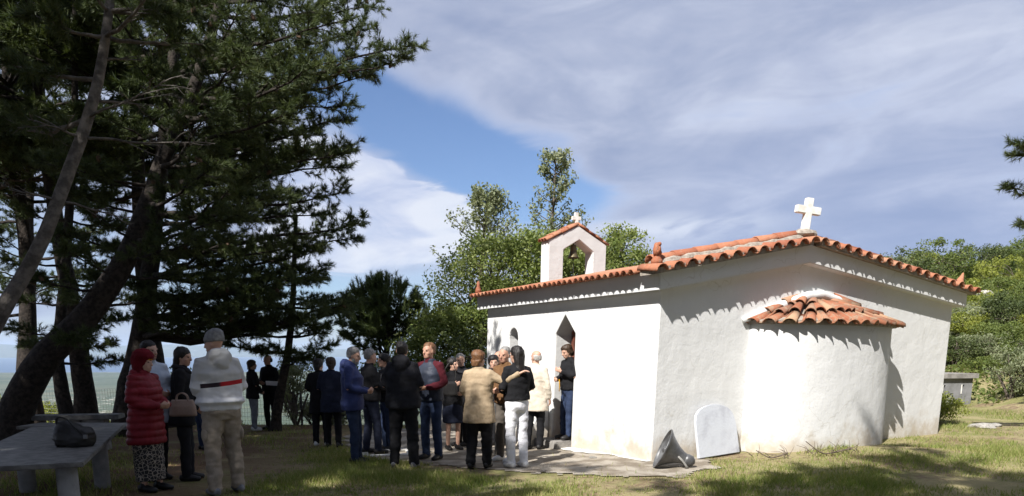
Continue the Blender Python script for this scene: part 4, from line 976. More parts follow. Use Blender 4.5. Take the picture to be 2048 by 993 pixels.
def build_grass():
    rng = np.random.default_rng(9); N = 520000
    # positions: denser near the viewer
    y = 6.2*np.exp(rng.uniform(0, 1, N)*math.log(24/6.2)); x = rng.uniform(-.78, .80, N)*y+rng.normal(0, .2, N)
    def fbm(x, y, f, sd):
        z = np.zeros_like(x); a = 1; rr = np.random.default_rng(sd)
        for o in range(4):
            for _ in range(3):
                th = rr.uniform(0, 6.28); p = rr.uniform(0, 6.28); k = f*rr.uniform(.7, 1.4); z += a*np.sin((x*math.cos(th)+y*math.sin(th))*k+p)/3
            f *= 2.1; a *= .6
        return z
    d = fbm(x, y, 1.5, 3)
    for (px, py, sx, sy, g) in ((1880, 925, .9, .45, 1.5), (1560, 965, .8, .4, .7), (1400, 985, .8, .3, .6), (850, 960, 1.2, .35, .9), (640, 960, 1.2, .6, .9), (1990, 905, .8, .5, .7), (500, 920, 1.0, .8, .4)):
        c = G(px, py); d += g*np.exp(-((x-c.x)/sx)**2-((y-c.y)/sy)**2)
    keep = rng.uniform(-.55, 1.45, N) < d*.85-.08
    keep &= ~inpoly(x, y, YARD) | (rng.random(N) < .015)
    lx = (x-CB.x)*math.cos(CANG)+(y-CB.y)*math.sin(CANG); ly = -(x-CB.x)*math.sin(CANG)+(y-CB.y)*math.cos(CANG)
    keep &= ~((lx > -.05) & (lx < CW+.05) & (ly > -.02) & (ly < CL))
    keep &= ~((abs(lx-ACX) < AHW) & (ly < 0) & (ly > -AP*.95))
    keep &= (x > -3.4) | (rng.random(N) < .35)
    x, y, d = x[keep], y[keep], d[keep]; n = len(x)
    h = (.026+.042*rng.random(n))*(1+.75*np.clip(d, -.5, 1.8)); a = rng.uniform(0, 6.28, n); w = .0042+.003*rng.random(n)
    z = gz(x, y); b = np.stack([x, y, z-.004], -1); s = np.stack([np.cos(a), np.sin(a), np.zeros(n)], -1)*w[:, None]
    lean = rng.normal(0, .45, (n, 2))*h[:, None]; tip = b+np.stack([lean[:, 0], lean[:, 1], h], -1)
    V = np.stack([b-s, b+s, tip], 1).reshape(-1, 3)
    o = mobj('grass', np_mesh('grass', V, np.arange(3*n).reshape(-1, 3)), M['grass']); tag(o, 'patchy short grass of the clearing', 'grass', kind='stuff')
build_grass()
# ------------------------------------------------------------------ people
def cloth(name, c, c2=None, rough=.9, scale=9, bump=.004, bs=26): return mat(name, c, c2 or tuple(x*.72 for x in c), scale, rough, bump, bs, spec=.15)
SKIN = mat('skin', (.52, .32, .235), (.46, .265, .19), 14, .55, .0006, 120, spec=.35)
SKIN2 = mat('tanned_skin', (.44, .25, .175), (.38, .205, .14), 14, .55, .0006, 120, spec=.35)
EYE = mat('eye_dark', (.03, .02, .017), None, 5, .2, spec=.5); LIP = mat('lip', (.34, .135, .11), None, 9, .5)
HAIRC = {'black': (.014, .011, .010), 'brown': (.05, .028, .016), 'auburn': (.16, .075, .032), 'grey': (.26, .25, .24), 'white': (.5, .48, .45), 'blond': (.20, .135, .08)}
HAIR = {k: mat('hair_'+k, v, tuple(x*.6 for x in v), 30, .55, .004, 90, spec=.4) for k, v in HAIRC.items()}
def wrinkle(me, amp, kind='cloth', seed=0):
    n = len(me.vertices); co = np.empty(n*3, np.float32); no = np.empty(n*3, np.float32)
    me.vertices.foreach_get('co', co); me.vertices.foreach_get('normal', no); co = co.reshape(-1, 3); no = no.reshape(-1, 3)
    d = np.empty(n)
    for i, p in enumerate(co):
        x, y, z = p
        a = mnoise.noise((x*7+seed, y*7, z*12)); b = mnoise.noise((x*16, y*16+seed, z*30))
        if kind == 'puffer': d[i] = amp*(2.6*abs(math.sin(z*math.pi/.088+.5*a))**.6+.8*a)
        elif kind == 'hair': d[i] = amp*(1.3*a+1.0*mnoise.noise((x*38, y*38, z*11+seed))+.5*mnoise.noise((x*80, y*80, z*30)))
        else: d[i] = amp*(a*1.1+.55*b+.9*(1-abs(mnoise.noise((x*5+z*6, y*5-z*3, z*9+seed))))**3-.3)
    co += no*d[:, None].astype(np.float32); me.vertices.foreach_set('co', co.ravel()); me.update()
def hand(bm, wr, d, pn, side, curl=.55, k=1.0):
    """palm, four unequal fingers and a thumb leaving the side of the palm; pn = palm normal"""
    d = d.normalized(); pn = (pn-d*pn.dot(d)).normalized(); sd = d.cross(pn)*side
    tube(bm, [wr-d*.02, wr+d*.02*k, wr+d*.055*k, wr+d*.088*k], [(.020, .026), (.017, .033), (.016, .041), (.014, .039)], 10, up=pn)
    for i, (off, l) in enumerate(((-.029, .062), (-.010, .072), (.010, .068), (.028, .052))):
        p = wr+d*.082*k+sd*off; dd = d+sd*off*2.0; pts = [p]; ang = .25*curl
        for q in (.42, .33, .27):
            ang += curl*.75; v = (dd.normalized()*math.cos(ang)+pn*math.sin(ang)); p = p+v*l*q*1.15*k; pts.append(p)
        tube(bm, pts, [.0095, .009, .0085, .0075], 7)
    p = wr+d*.03*k-sd*.03; v = (d*.75-sd*.6+pn*.35).normalized(); p2 = p+v*.034; p3 = p2+(v+pn*.5+sd*.35).normalized()*.028
    tube(bm, [p, p2, p3], [.0125, .0105, .009], 7)
ARMS = {'hang': ((-.03, .245, 1.16), (.05, .25, .905)), 'front': ((.0, .255, 1.15), (.245, .085, 1.10)), 'low': ((.0, .255, 1.14), (.20, .09, .97)), 'pocket': ((-.07, .285, 1.17), (.10, .205, .985)),
        'high': ((.04, .25, 1.16), (.24, .09, 1.26)), 'cross': ((.06, .25, 1.15), (.20, -.06, 1.18))}
def person(px, depth, h, heading, label, skin=SKIN, L='hang', Rr='hang', top=None, topkind='jacket', hem=.90, g=1.0, bottom=None, bkind='trousers', shoes=None, hair=('short', 'black'), yaw=0, nod=0, stance=None, vox=.016, pos=None, collar=True, hood=False, sleeve=None, fine=False, lean=0):
    """one figure: continuous body with head and hands; garments, shoes and hair are its parts; forward is +X"""
    s = h/1.75; seed = px*.37; pr = random.Random(px)
    if stance is None: stance = ((pr.uniform(-.08, .09), pr.uniform(.07, .13)), (pr.uniform(-.08, .09), -pr.uniform(.07, .13)))
    yaw += pr.uniform(-6, 6); nod += pr.uniform(-3, 7); lean = lean or pr.uniform(-1.5, 3.5)
    if pos is None: x = P(px, 800, depth).x; pos = Vector((x, depth, gzf(x, depth)))
    yard = inpoly(np.array([pos.x]), np.array([pos.y]), YARD)[0]
    root = empty('person', (pos.x, pos.y, pos.z+(.012 if yard else 0)), R(heading), label, 'person')
    S = Matrix.Diagonal((s, s, s, 1))
    LN = Matrix.Translation((0, 0, .95)) @ Matrix.Rotation(R(lean), 4, 'Y') @ Matrix.Translation((0, 0, -.95))
    def lv(v): return LN @ Vector(v)
    def add(name, me, m, par=root):
        me.transform(S); return mobj(name, me, m, par)
    # skeleton
    legs = []
    for sd, (fx, fy) in ((1, stance[0]), (-1, stance[1])):
        hip = Vector((0, .088*sd, .93)); an = Vector((fx-.02, fy, .085)); kn = hip.lerp(an, .5)+Vector((.025, .004*sd, .01)); legs.append((hip, kn, an))
    arms = []
    for sd, a in ((1, L), (-1, Rr)):
        e, w = ARMS[a] if isinstance(a, str) else a
        e = Vector((e[0], e[1]*(sd if isinstance(a, str) else 1), e[2])); w = Vector((w[0], w[1]*(sd if isinstance(a, str) else 1), w[2]))
        arms.append((lv((0, .165*sd, 1.415)), lv(e), lv(w), sd, a))
    HM = LN @ Matrix.Translation((.02, 0, 1.50)) @ Matrix.Rotation(R(yaw), 4, 'Z') @ Matrix.Rotation(R(nod), 4, 'Y') @ Matrix.Translation((0, 0, .132))
    bm = bmesh.new()
    # head
    vloft(bm, [(-.116, .048, 0, .022, .022), (-.106, .042, 0, .042, .038), (-.085, .03, 0, .062, .052), (-.05, .012, 0, .08, .062), (-.01, .002, 0, .092, .070), (.03, -.004, 0, .098, .075), (.065, -.008, 0, .092, .072), (.092, -.012, 0, .072, .058), (.11, -.014, 0, .04, .034), (.117, -.014, 0, .012, .012)], 20, HM)
    tube(bm, [HM @ Vector(q) for q in ((.086, 0, .018), (.100, 0, -.008), (.110, 0, -.032), (.088, 0, -.040))], [.010, .012, .015, .012], 8)
    for sd in (1, -1):
        ball(bm, (-.005, .073*sd, -.012), (.020, .010, .032), HM, 10); ball(bm, (.072, .033*sd, .024), (.022, .026, .008), HM, 8); ball(bm, (.055, .04*sd, -.035), (.028, .022, .022), HM, 8)
    ball(bm, (.083, 0, -.066), (.014, .026, .012), HM, 8)
    tube(bm, [lv((-.005, 0, 1.40)), lv((.0, 0, 1.48)), HM @ Vector((-.005, 0, -.06))], [.062, .054, .056], 12)
    vloft(bm, [(.84, 0, 0, .09, .14), (.95, 0, 0, .105*g, .16*g), (1.06, 0, 0, .09*g, .135*g), (1.18, .01, 0, .095*g, .14*g), (1.30, .01, 0, .105*g, .16*g), (1.39, 0, 0, .085, .16), (1.44, 0, 0, .06, .10), (1.47, 0, 0, .05, .055)], 18, LN)
    for hip, kn, an in legs:
        tube(bm, [hip, hip.lerp(kn, .5), kn, kn.lerp(an, .35), an, an-Vector((0, 0, .04))], [.08, .07, .05, .05, .034, .034], 10); tube(bm, [an+Vector((-.03, 0, -.045)), an+Vector((.06, 0, -.055)), an+Vector((.15, 0, -.065))], [.03, .032, .02], 8)
    for sh, el, wr, sd, a in arms:
        tube(bm, [sh+Vector((0, -.06*sd, .0)), sh, sh.lerp(el, .5), el, el.lerp(wr, .4), wr], [.05, .052, .045, .037, .037, .024], 10)
        fd = (wr-el).normalized(); inw = Vector((0, -sd, 0)) if a in ('hang', 'pocket') else Vector((0, -.4*sd, -1)) if not isinstance(a, str) else Vector((-.2, -.8*sd, .35))
        if a == 'front': fd = (fd+Vector((.1, -.35*sd, .1))).normalized()
        hand(bm, wr, fd, inw, sd, .6 if isinstance(a, str) else .45)
    body = add('body', remesh(bm, .0085, 1, .16, 'body'), skin)
    for sd in (1, -1):
        bm = bmesh.new(); ball(bm, (.083, .032*sd, .004), (.010, .014, .007), HM, 8); me = bpy.data.meshes.new('eye'); bm.to_mesh(me); bm.free(); add('eye', me, EYE, body)
    bm = bmesh.new(); ball(bm, (.091, 0, -.066), (.008, .022, .006), HM, 8); add('mouth', (lambda b: (lambda m: (b.to_mesh(m), b.free(), m)[2])(bpy.data.meshes.new('mouth')))(bm), LIP, body)
    # upper garment
    sl = sleeve if sleeve is not None else 1.0
    bm = bmesh.new(); e = {'puffer': .016, 'coat': .008, 'jacket': .006, 'hoodie': .012, 'knit': -.006}[topkind]; low = hem
    rows = [(low-.0, 0, 0, (.13 if low > .8 else .155)*g+e, (.185 if low > .8 else .215)*g+e)]
    if low < .85: rows.append((.90, 0, 0, .14*g+e, .20*g+e))
    if topkind == 'hoodie': rows = [(low, 0, 0, .125*g, .175*g), (low+.05, 0, 0, .125*g, .178*g), (low+.09, 0, 0, .15*g+e, .205*g+e)]
    rows += [(1.06, .01, 0, .13*g+e, .18*g+e), (1.2, .012, 0, .132*g+e, .182*g+e), (1.31, .01, 0, .132*g+e, .19*g+e), (1.385, .0, 0, .112+e, .188+e), (1.43, -.005, 0, .092+e, .15+e), (1.465, -.006, 0, .075+e, .10), (1.49, -.004, 0, .066, .072)]
    vloft(bm, rows, 22, LN, 2.2)
    if collar: vloft(bm, [(1.44, -.005, 0, .085, .09), (1.48, .0, 0, .078, .08), (1.525, .004, 0, .076, .076)], 16, LN)
    if hood:
        ball(bm, (-.085, 0, 1.495), (.075, .13, .085), LN, 14); ball(bm, (-.035, 0, 1.515), (.095, .115, .05), LN, 14); ball(bm, (-.12, 0, 1.43), (.05, .09, .09), LN, 12)
    for sh, el, wr, sd, a in arms:
        w2 = el.lerp(wr, .97*sl) if sl < 1 else wr.lerp(el, .02); r = 1.12 if topkind in ('puffer', 'hoodie') else 1.0
        tube(bm, [sh+Vector((0, -.07*sd, .005)), sh+Vector((0, 0, .0)), sh.lerp(el, .45), sh.lerp(el, .92), el.lerp(w2, .3), el.lerp(w2, .75), w2], [.072*r, .074*r, .066*r, .059*r, .057*r, .049*r, .040*r], 12)
    me = remesh(bm, vox, 2, None, topkind); wrinkle(me, .007 if topkind != 'puffer' else .0065, 'puffer' if topkind == 'puffer' else 'cloth', seed)
    nm = {'puffer': 'puffer_jacket', 'hoodie': 'hooded_sweatshirt', 'knit': 'sweater'}.get(topkind, topkind)
    tp = add(nm, me, top)
    # lower garment
    bm = bmesh.new()
    if bkind == 'skirt' or bkind == 'longskirt':
        b = .52 if bkind == 'skirt' else .15
        vloft(bm, [(b, 0, 0, .165, .20), (b+.2, 0, 0, .165, .20), (.85, 0, 0, .145*g, .19*g), (1.02, 0, 0, .105*g, .15*g)], 22)
        nm = 'skirt'
    else:
        f = {'trousers': 1.0, 'loose': 1.16, 'slim': .9}[bkind]
        vloft(bm, [(.82, 0, 0, .095*g, .145*g), (.90, 0, 0, .122*g, .172*g), (.98, 0, 0, .118*g, .166*g), (1.06, 0, 0, .10*g, .148*g)], 20)
        for hip, kn, an in legs:
            tube(bm, [hip+Vector((0, 0, .04)), hip.lerp(kn, .3), hip.lerp(kn, .75), kn, kn.lerp(an, .4), kn.lerp(an, .85), an-Vector((0, 0, .025))], [.098*f, .094*f, .08*f, .073*f, .07*f, .062*f, .060*f], 14)
        nm = 'trousers'
    me = remesh(bm, vox*(1.0 if fine or px in (288, 441, 1034) else 1.35), 2, None, nm); wrinkle(me, .0075 if bkind != 'loose' else .011, 'cloth', seed+3); add(nm, me, bottom)
    # shoes
    for i, (hip, kn, an) in enumerate(legs):
        bm = bmesh.new(); o = Vector((an.x, an.y, 0)); out = .12*(1 if i == 0 else -1)
        tube(bm, [o+Vector((-.075, 0, .05)), o+Vector((-.03, 0, .055)), o+Vector((.04, .0, .05)), o+Vector((.11, out*.06, .04)), o+Vector((.165, out*.10, .034))], [(.042, .034), (.05, .04), (.05, .045), (.038, .048), (.03, .036)], 14, up=(0, 0, 1)); tube(bm, [o+Vector((-.015, 0, .05)), o+Vector((-.01, 0, .115))], [.045, .042], 12)
        for v in bm.verts: v.co.z = max(v.co.z, .004)
        me = bpy.data.meshes.new('shoe'); bmesh.ops.recalc_face_normals(bm, faces=bm.faces); bm.to_mesh(me); bm.free(); me.polygons.foreach_set('use_smooth', [True]*len(me.polygons)); add('shoe', me, shoes)
    # hair or headwear
    st, hc = hair; bm = bmesh.new(); nm = 'hair'; hm = HAIR[hc] if isinstance(hc, str) else hc
    if st in ('short', 'long', 'bob', 'bun'):
        k = {'short': 0, 'long': .008, 'bob': .012, 'bun': 0}[st]
        vloft(bm, [(-.045, -.045, 0, .052+k, .064+k), (-.02, -.032, 0, .072+k, .076+k), (.02, -.024, 0, .090+k, .083+k), (.06, -.020, 0, .100+k, .085+k), (.09, -.016, 0, .088+k, .074+k), (.118, -.016, 0, .058+k, .052+k), (.130, -.016, 0, .02, .02)], 20, HM)
        if st in ('long', 'bob'):
            z = -.30 if st == 'long' else -.11
            vloft(bm, [(z, -.085, 0, .030, .055), (z+.08, -.078, 0, .045, .085), (-.05, -.055, 0, .06, .092), (.02, -.035, 0, .075, .092), (.07, -.03, 0, .06, .07)], 18, HM)
        if st == 'bun': ball(bm, (-.125, 0, .03), (.045, .05, .045), HM)
    elif st == 'bald':
        vloft(bm, [(-.05, -.05, 0, .046, .062), (-.02, -.04, 0, .064, .074), (.015, -.038, 0, .066, .079), (.04, -.04, 0, .058, .076)], 18, HM)
    elif st == 'beanie':
        nm = 'beanie'; vloft(bm, [(.010, -.010, 0, .106, .088), (.02, -.010, 0, .110, .091), (.058, -.012, 0, .110, .092), (.066, -.014, 0, .105, .088), (.105, -.022, 0, .094, .080), (.135, -.03, 0, .068, .060), (.152, -.034, 0, .03, .03)], 22, HM)
    elif st == 'hat':
        nm = 'fur_hat'; vloft(bm, [(-.13, -.045, 0, .085, .098), (-.05, -.05, 0, .098, .110), (.02, -.034, 0, .122, .118), (.07, -.012, 0, .134, .120), (.12, -.014, 0, .118, .104), (.155, -.02, 0, .078, .072), (.168, -.02, 0, .02, .02)], 20, HM)
    me = remesh(bm, .009, 1, .5, nm); wrinkle(me, .009 if nm == 'hair' else .003 if nm == 'beanie' else .008, 'hair', seed); add(nm, me, hm)
    root['_s'] = s
    return root, HM, S, LN
def extra(root_t, name, fn, m, vox=None, par=None):
    root, HM, S, LN = root_t; bm = bmesh.new(); fn(bm, HM, LN)
    if vox: me = remesh(bm, vox, 2, None, name)
    else:
        bmesh.ops.recalc_face_normals(bm, faces=bm.faces); me = bpy.data.meshes.new(name); bm.to_mesh(me); bm.free(); me.polygons.foreach_set('use_smooth', [True]*len(me.polygons))
    me.transform(S); return mobj(name, me, m, root)

def hoodie_mat():
    m, t, b = principled('hoodie_with_stripe'); tc = t.new('ShaderNodeTexCoord'); v = tc.outputs['Object']; sep = t.new('ShaderNodeSeparateXYZ'); t.l.new(v, sep.inputs[0]); x, y, z = sep.outputs
    zz = t.math('SUBTRACT', z, t.math('ADD', 1.255, t.math('MULTIPLY', y, -.10)))
    band = t.math('MULTIPLY', t.math('LESS_THAN', t.math('ABSOLUTE', zz), .024), t.math('MULTIPLY', t.math('LESS_THAN', x, .03), t.math('LESS_THAN', t.math('ABSOLUTE', y), .235)))
    c = t.mix(t.noise(v, 8, 4), (.66, .655, .66), (.54, .54, .55)); up = t.sstep(z, 1.24, 1.30); c = t.mix(up, c, (.42, .415, .405))
    stripe = t.mix(t.sstep(y, .03, .07), (.36, .02, .025), (.03, .02, .025)); c = t.mix(band, c, stripe)
    t.l.new(c, b.inputs['Base Color']); b.inputs['Roughness'].default_value = .9; b.inputs['Specular IOR Level'].default_value = .15
    return m
def print_mat():
    m, t, b = principled('patterned_skirt'); tc = t.new('ShaderNodeTexCoord'); vo = t.new('ShaderNodeTexVoronoi', feature='DISTANCE_TO_EDGE'); vo.inputs['Scale'].default_value = 27; t.l.new(tc.outputs['Object'], vo.inputs['Vector'])
    n = t.noise(tc.outputs['Object'], 26, 3); k = t.sstep(t.math('ADD', vo.outputs['Distance'], t.math('MULTIPLY', n, .12)), .10, .14)
    t.l.new(t.mix(k, (.36, .31, .25), (.018, .017, .018)), b.inputs['Base Color']); b.inputs['Roughness'].default_value = .9; return m
BLK = cloth('black_cloth', (.014, .014, .016)); BLK2 = cloth('dark_charcoal_cloth', (.022, .022, .026)); NAVY = cloth('navy_cloth', (.018, .022, .040)); JEAN = cloth('dark_denim', (.028, .042, .085), None, .9, 14); LJEAN = cloth('faded_denim', (.20, .22, .25)); WHT = cloth('white_cotton', (.72, .72, .75), (.60, .60, .65)); BEIGE = cloth('beige_coat_cloth', (.37, .285, .19), (.30, .225, .145)); CREAM = cloth('cream_coat_cloth', (.58, .52, .43), (.48, .42, .34)); KHAKI = cloth('khaki_cloth', (.34, .285, .225), (.26, .215, .165))
BROWN = cloth('brown_cloth', (.16, .085, .04)); GREYT = cloth('grey_brown_cloth', (.11, .095, .08)); REDP = cloth('red_quilted_nylon', (.20, .016, .024), (.15, .012, .018), .45); BLUEJ = cloth('blue_jacket_cloth', (.040, .055, .155), (.028, .038, .11), .6); MAROON = cloth('maroon_knit', (.075, .012, .018)); VESTC = cloth('slate_quilted_nylon', (.035, .042, .062), None, .5); GREY = cloth('grey_wool', (.22, .22, .22), (.15, .15, .15), .95, 30, .003, 120); LBLUE = cloth('pale_blue_cloth', (.56, .60, .66), (.44, .50, .58)); TEAL = cloth('teal_scarf_cloth', (.10, .17, .19)); FUR = cloth('red_fur', (.13, .008, .014)); YEL = cloth('yellow_knit', (.50, .26, .02)); GREYC = cloth('pale_grey_cloth', (.34, .34, .36))
SHB = mat('black_leather', (.018, .017, .017), None, 9, .5); SHW = mat('white_trainer', (.66, .66, .67), (.52, .52, .52), 12, .6); SHG = mat('grey_trainer', (.26, .26, .27), (.10, .10, .11), 10, .7)
LEATHB = mat('black_bag_leather', (.015, .014, .014), (.025, .024, .023), 6, .45, .004, 20); LEATHT = mat('taupe_bag_leather', (.30, .215, .17), (.25, .175, .135), 6, .5, .003, 30)
def build_people():
    # --- group at the left
    p = person(288, 8.25, 1.60, -8, 'person in a red quilted coat, dark red fur hat and patterned long skirt', L='front', Rr='front', top=REDP, topkind='puffer', hem=.62, g=1.12, bottom=print_mat(), bkind='longskirt', shoes=SHB, hair=('hat', FUR), vox=.013)
    extra(p, 'headband', lambda bm, H, L: vloft(bm, [(.028, .002, 0, .096, .074), (.036, .0, 0, .104, .082), (.062, -.004, 0, .106, .082), (.07, -.006, 0, .098, .076)], 20, H), YEL)
    extra(p, 'coat_hood', lambda bm, H, L: (ball(bm, (-.06, 0, 1.49), (.10, .13, .07), L, 14), ball(bm, (-.10, 0, 1.44), (.07, .12, .09), L, 14)), REDP, .013)
    p = person(304, 9.05, 1.76, -35, 'dark-haired person in a pale blue and white jacket behind the red coat', L='front', Rr='hang', top=LBLUE, topkind='jacket', hem=.74, g=1.3, bottom=BLK, shoes=SHB, hair=('short', 'black'), yaw=20)
    p = person(362, 9.05, 1.68, 18, 'dark-haired person in black coat and trousers carrying a taupe handbag', L='front', Rr='low', top=BLK, topkind='coat', hem=.74, bottom=BLK2, shoes=SHB, hair=('long', 'black'), yaw=-18)
    extra(p, 'scarf', lambda bm, H, L: (tube(bm, [L @ Vector(q) for q in ((-.09, .0, 1.50), (-.03, .09, 1.49), (.07, .06, 1.46), (.10, -.02, 1.43), (.05, -.09, 1.47), (-.05, -.08, 1.50), (-.09, 0, 1.50))], [.035]*7, 10)), BLK2, .012)
    p = person(441, 8.05, 1.82, 134, 'person in a grey beanie, striped white hooded sweatshirt and khaki trousers, back turned', L='front', Rr='front', top=hoodie_mat(), topkind='hoodie', hem=.92, g=1.22, bottom=KHAKI, bkind='loose', shoes=SHG, hair=('beanie', GREY), yaw=42, hood=True, stance=((-.02, .14), (.05, -.15)), vox=.013)
    for sd in (1, -1):
        extra(p, 'pocket', lambda bm, H, L: (ball(bm, (-.0, .195*sd, .66), (.075, .028, .085), None, 12)), KHAKI, .012)
    person(398, 12.6, 1.38, 60, 'smaller person in pale grey seen between the black coat and the grey beanie', top=GREYC, bottom=JEAN, shoes=SHB, hair=('short', 'black'), vox=.02)
    # --- couple by the thin pine
    person(506, 16.6, 1.62, 40, 'person in a black jacket and pale jeans beside the thin pine', L='low', Rr='low', top=BLK, hem=.80, bottom=LJEAN, shoes=SHW, hair=('bob', 'brown'), vox=.02)
    p = person(541, 16.9, 1.74, -115, 'person all in black holding a white paper under the thin pine', L='front', Rr='front', top=BLK, g=1.05, bottom=BLK, shoes=SHB, hair=('bald', 'black'), yaw=-10, skin=SKIN2, stance=((.02, .15), (-.02, -.15)), vox=.02)
    # --- two in black
    person(640, 13.3, 1.60, 95, 'left one of two dark-haired people in long black coats seen from behind', L='front', Rr='front', top=BLK, topkind='coat', hem=.66, bottom=BLK, shoes=SHW, hair=('bob', 'black'), yaw=-25)
    person(664, 13.0, 1.62, 88, 'right one of two people in black seen from behind, brown hair', L='front', Rr='front', top=NAVY, topkind='coat', hem=.70, g=1.08, bottom=BLK, shoes=SHB, hair=('bob', 'brown'), yaw=20)
    # --- men talking
    p = person(704, 10.75, 1.73, 2, 'grey-bearded person in a blue hooded jacket and jeans, hands held in front', L='front', Rr='front', top=BLUEJ, hem=.82, g=1.18, bottom=JEAN, shoes=SHB, hair=('short', 'grey'), hood=True, nod=6, vox=.014)
    extra(p, 'beard', lambda bm, H, L: (ball(bm, (.052, 0, -.095), (.048, .05, .04), H), ball(bm, (.02, .052, -.065), (.03, .018, .045), H), ball(bm, (.02, -.052, -.065), (.03, .018, .045), H)), HAIR['grey'], .009)
    person(741, 11.9, 1.72, 35, 'grey-haired person in black jacket behind the blue jacket', L='front', Rr='front', top=BLK, g=1.12, bottom=NAVY, shoes=SHB, hair=('short', 'grey'))
    person(774, 12.4, 1.66, -150, 'dark-haired person in black half hidden behind the broad black jacket', L='front', Rr='low', top=BLK2, bottom=JEAN, shoes=SHB, hair=('bob', 'black'))
    person(806, 10.25, 1.79, 84, 'broad person in black hooded jacket and dark trousers, back turned', L='front', Rr='front', top=BLK2, hem=.84, g=1.25, bottom=BLK, bkind='loose', shoes=SHG, hair=('short', 'black'), hood=True, stance=((.0, .14), (.0, -.14)), vox=.014)
    p = person(862, 11.1, 1.79, -118, 'person in slate vest over maroon sleeves and blue jeans', L='front', Rr='front', top=MAROON, topkind='knit', hem=.95, g=1.05, bottom=JEAN, shoes=SHB, hair=('short', 'auburn'), skin=SKIN2, stance=((.02, .12), (.0, -.12)), yaw=-12)
    def vest(bm, H, L): vloft(bm, [(.90, 0, 0, .148, .205), (1.06, .01, 0, .148, .20), (1.2, .012, 0, .15, .202), (1.31, .01, 0, .15, .205), (1.39, 0, 0, .128, .185), (1.44, -.005, 0, .10, .14), (1.47, -.005, 0, .082, .095), (1.52, -.0, 0, .08, .082)], 22, L, 2.2)
    v = extra(p, 'vest', vest, VESTC, .015); wrinkle(v.data, .006, 'cloth', 4)
    p = person(905, 12.4, 1.58, -60, 'dark-haired person in black jacket, knee-length skirt and bare calves', L='front', Rr='high', top=BLK, hem=.84, bottom=NAVY, bkind='skirt', shoes=SHB, hair=('bob', 'black'), yaw=30)
    person(927, 13.0, 1.66, -140, 'grey-haired person in dark coat behind the beige coat', L='front', Rr='hang', top=BLK2, topkind='coat', hem=.75, bottom=BLK, shoes=SHB, hair=('short', 'grey'), yaw=60)
    # --- the sunlit group by the door
    rx = ((.05, -.36, 1.30), (.10, -.60, 1.42))
    p = person(958, 10.0, 1.64, 74, 'auburn-haired person in a beige coat resting a hand on a shoulder', L='low', Rr=rx, top=BEIGE, topkind='coat', hem=.70, g=1.12, bottom=BLK, bkind='loose', shoes=SHB, hair=('bob', 'auburn'), yaw=-20, vox=.014)
    extra(p, 'sunglasses', lambda bm, H, L: tube(bm, [H @ Vector(q) for q in ((.0, -.083, .005), (.09, -.062, .005), (.104, 0, .008), (.09, .062, .005), (.0, .083, .005))], [(.012, .006)]*5, 8), SHB)
    p = person(1034, 10.05, 1.69, 122, 'person with long dark hair, black fleece and white trousers, back turned', L='front', Rr='front', top=BLK, topkind='jacket', hem=.99, g=1.05, bottom=WHT, bkind='trousers', shoes=SHW, hair=('long', 'black'), yaw=10, vox=.014, stance=((.03, .09), (-.03, -.09)))
    p = person(1013, 10.75, 1.70, -128, 'person in brown jacket and grey-brown trousers facing the white trousers', L='front', Rr='front', top=BROWN, g=1.06, bottom=GREYT, shoes=SHW, hair=('short', 'grey'), skin=SKIN2)
    person(986, 11.8, 1.60, -70, 'dark-haired person in black leaning on a cane', L='front', Rr='hang', top=BLK2, topkind='coat', hem=.68, bottom=BLK, shoes=SHB, hair=('bob', 'black'), yaw=-20)
    person(1001, 12.9, 1.68, -120, 'grey-haired person at the back near the arched window', top=BROWN, bottom=BLK, shoes=SHB, hair=('bald', 'grey'), skin=SKIN2)
    p = person(1071, 12.1, 1.66, 62, 'bald person in a cream coat and black trousers by the door', L='front', Rr='hang', top=CREAM, topkind='coat', hem=.70, g=1.05, bottom=BLK, shoes=SHB, hair=('bald', 'white'), yaw=60)
    q = CH(.06, 2.27, 0)
    p = person(1124, q.y, 1.62, -150, 'brown-haired person in black jacket and jeans looking down in the doorway', L='high', Rr='front', top=BLK, hem=.92, bottom=JEAN, bkind='slim', shoes=SHB, hair=('bob', 'brown'), nod=24, pos=Vector((q.x, q.y, .088)))
    extra(p, 'lanyard', lambda bm, H, L: tube(bm, [(.24, .03, 1.12), (.235, .04, 1.0), (.24, .035, .90)], [.008, .01, .008], 6), YEL)
build_people()
# ------------------------------------------------------------------ furniture and small things
def slab_table(A, B, wid, h, th, label, legs, r=.085):
    """A, B: ends of the near long edge on the ground; wid to the left of A->B"""
    A = Vector(A); B = Vector(B); d = (B-A); L = d.length; d.normalize(); ang = math.atan2(d.y, d.x); z0 = gzf(A.x, A.y)
    root = empty('concrete_table', (A.x, A.y, z0), ang, label, 'table')
    bm = bmesh.new(); box(bm, 0, L, 0, wid, h-th, h); bmesh.ops.bevel(bm, geom=bm.edges[:], offset=.008, segments=2, affect='EDGES'); bobj('table_top', bm, M['tabletop'], root)
    for (lx, ly) in legs:
        w = root.location+Vector((d.x*lx-d.y*ly, d.y*lx+d.x*ly, 0)); bm = bmesh.new(); zb = gzf(w.x, w.y)-z0-.05
        rings = [[bm.verts.new((lx+r*math.cos(2*math.pi*k/24), ly+r*math.sin(2*math.pi*k/24), z)) for k in range(24)] for z in (zb, h-th-.001)]
        for k in range(24): bm.faces.new((rings[0][k], rings[0][(k+1) % 24], rings[1][(k+1) % 24], rings[1][k]))
        bm.faces.new(rings[1]); bobj('leg', bm, M['pipe'], root, True)
    return root
def at_h(px, py, h):
    v = ray(px, py); k = (h-CAMH)/v.z; return Vector((0, 0, CAMH))+v*k
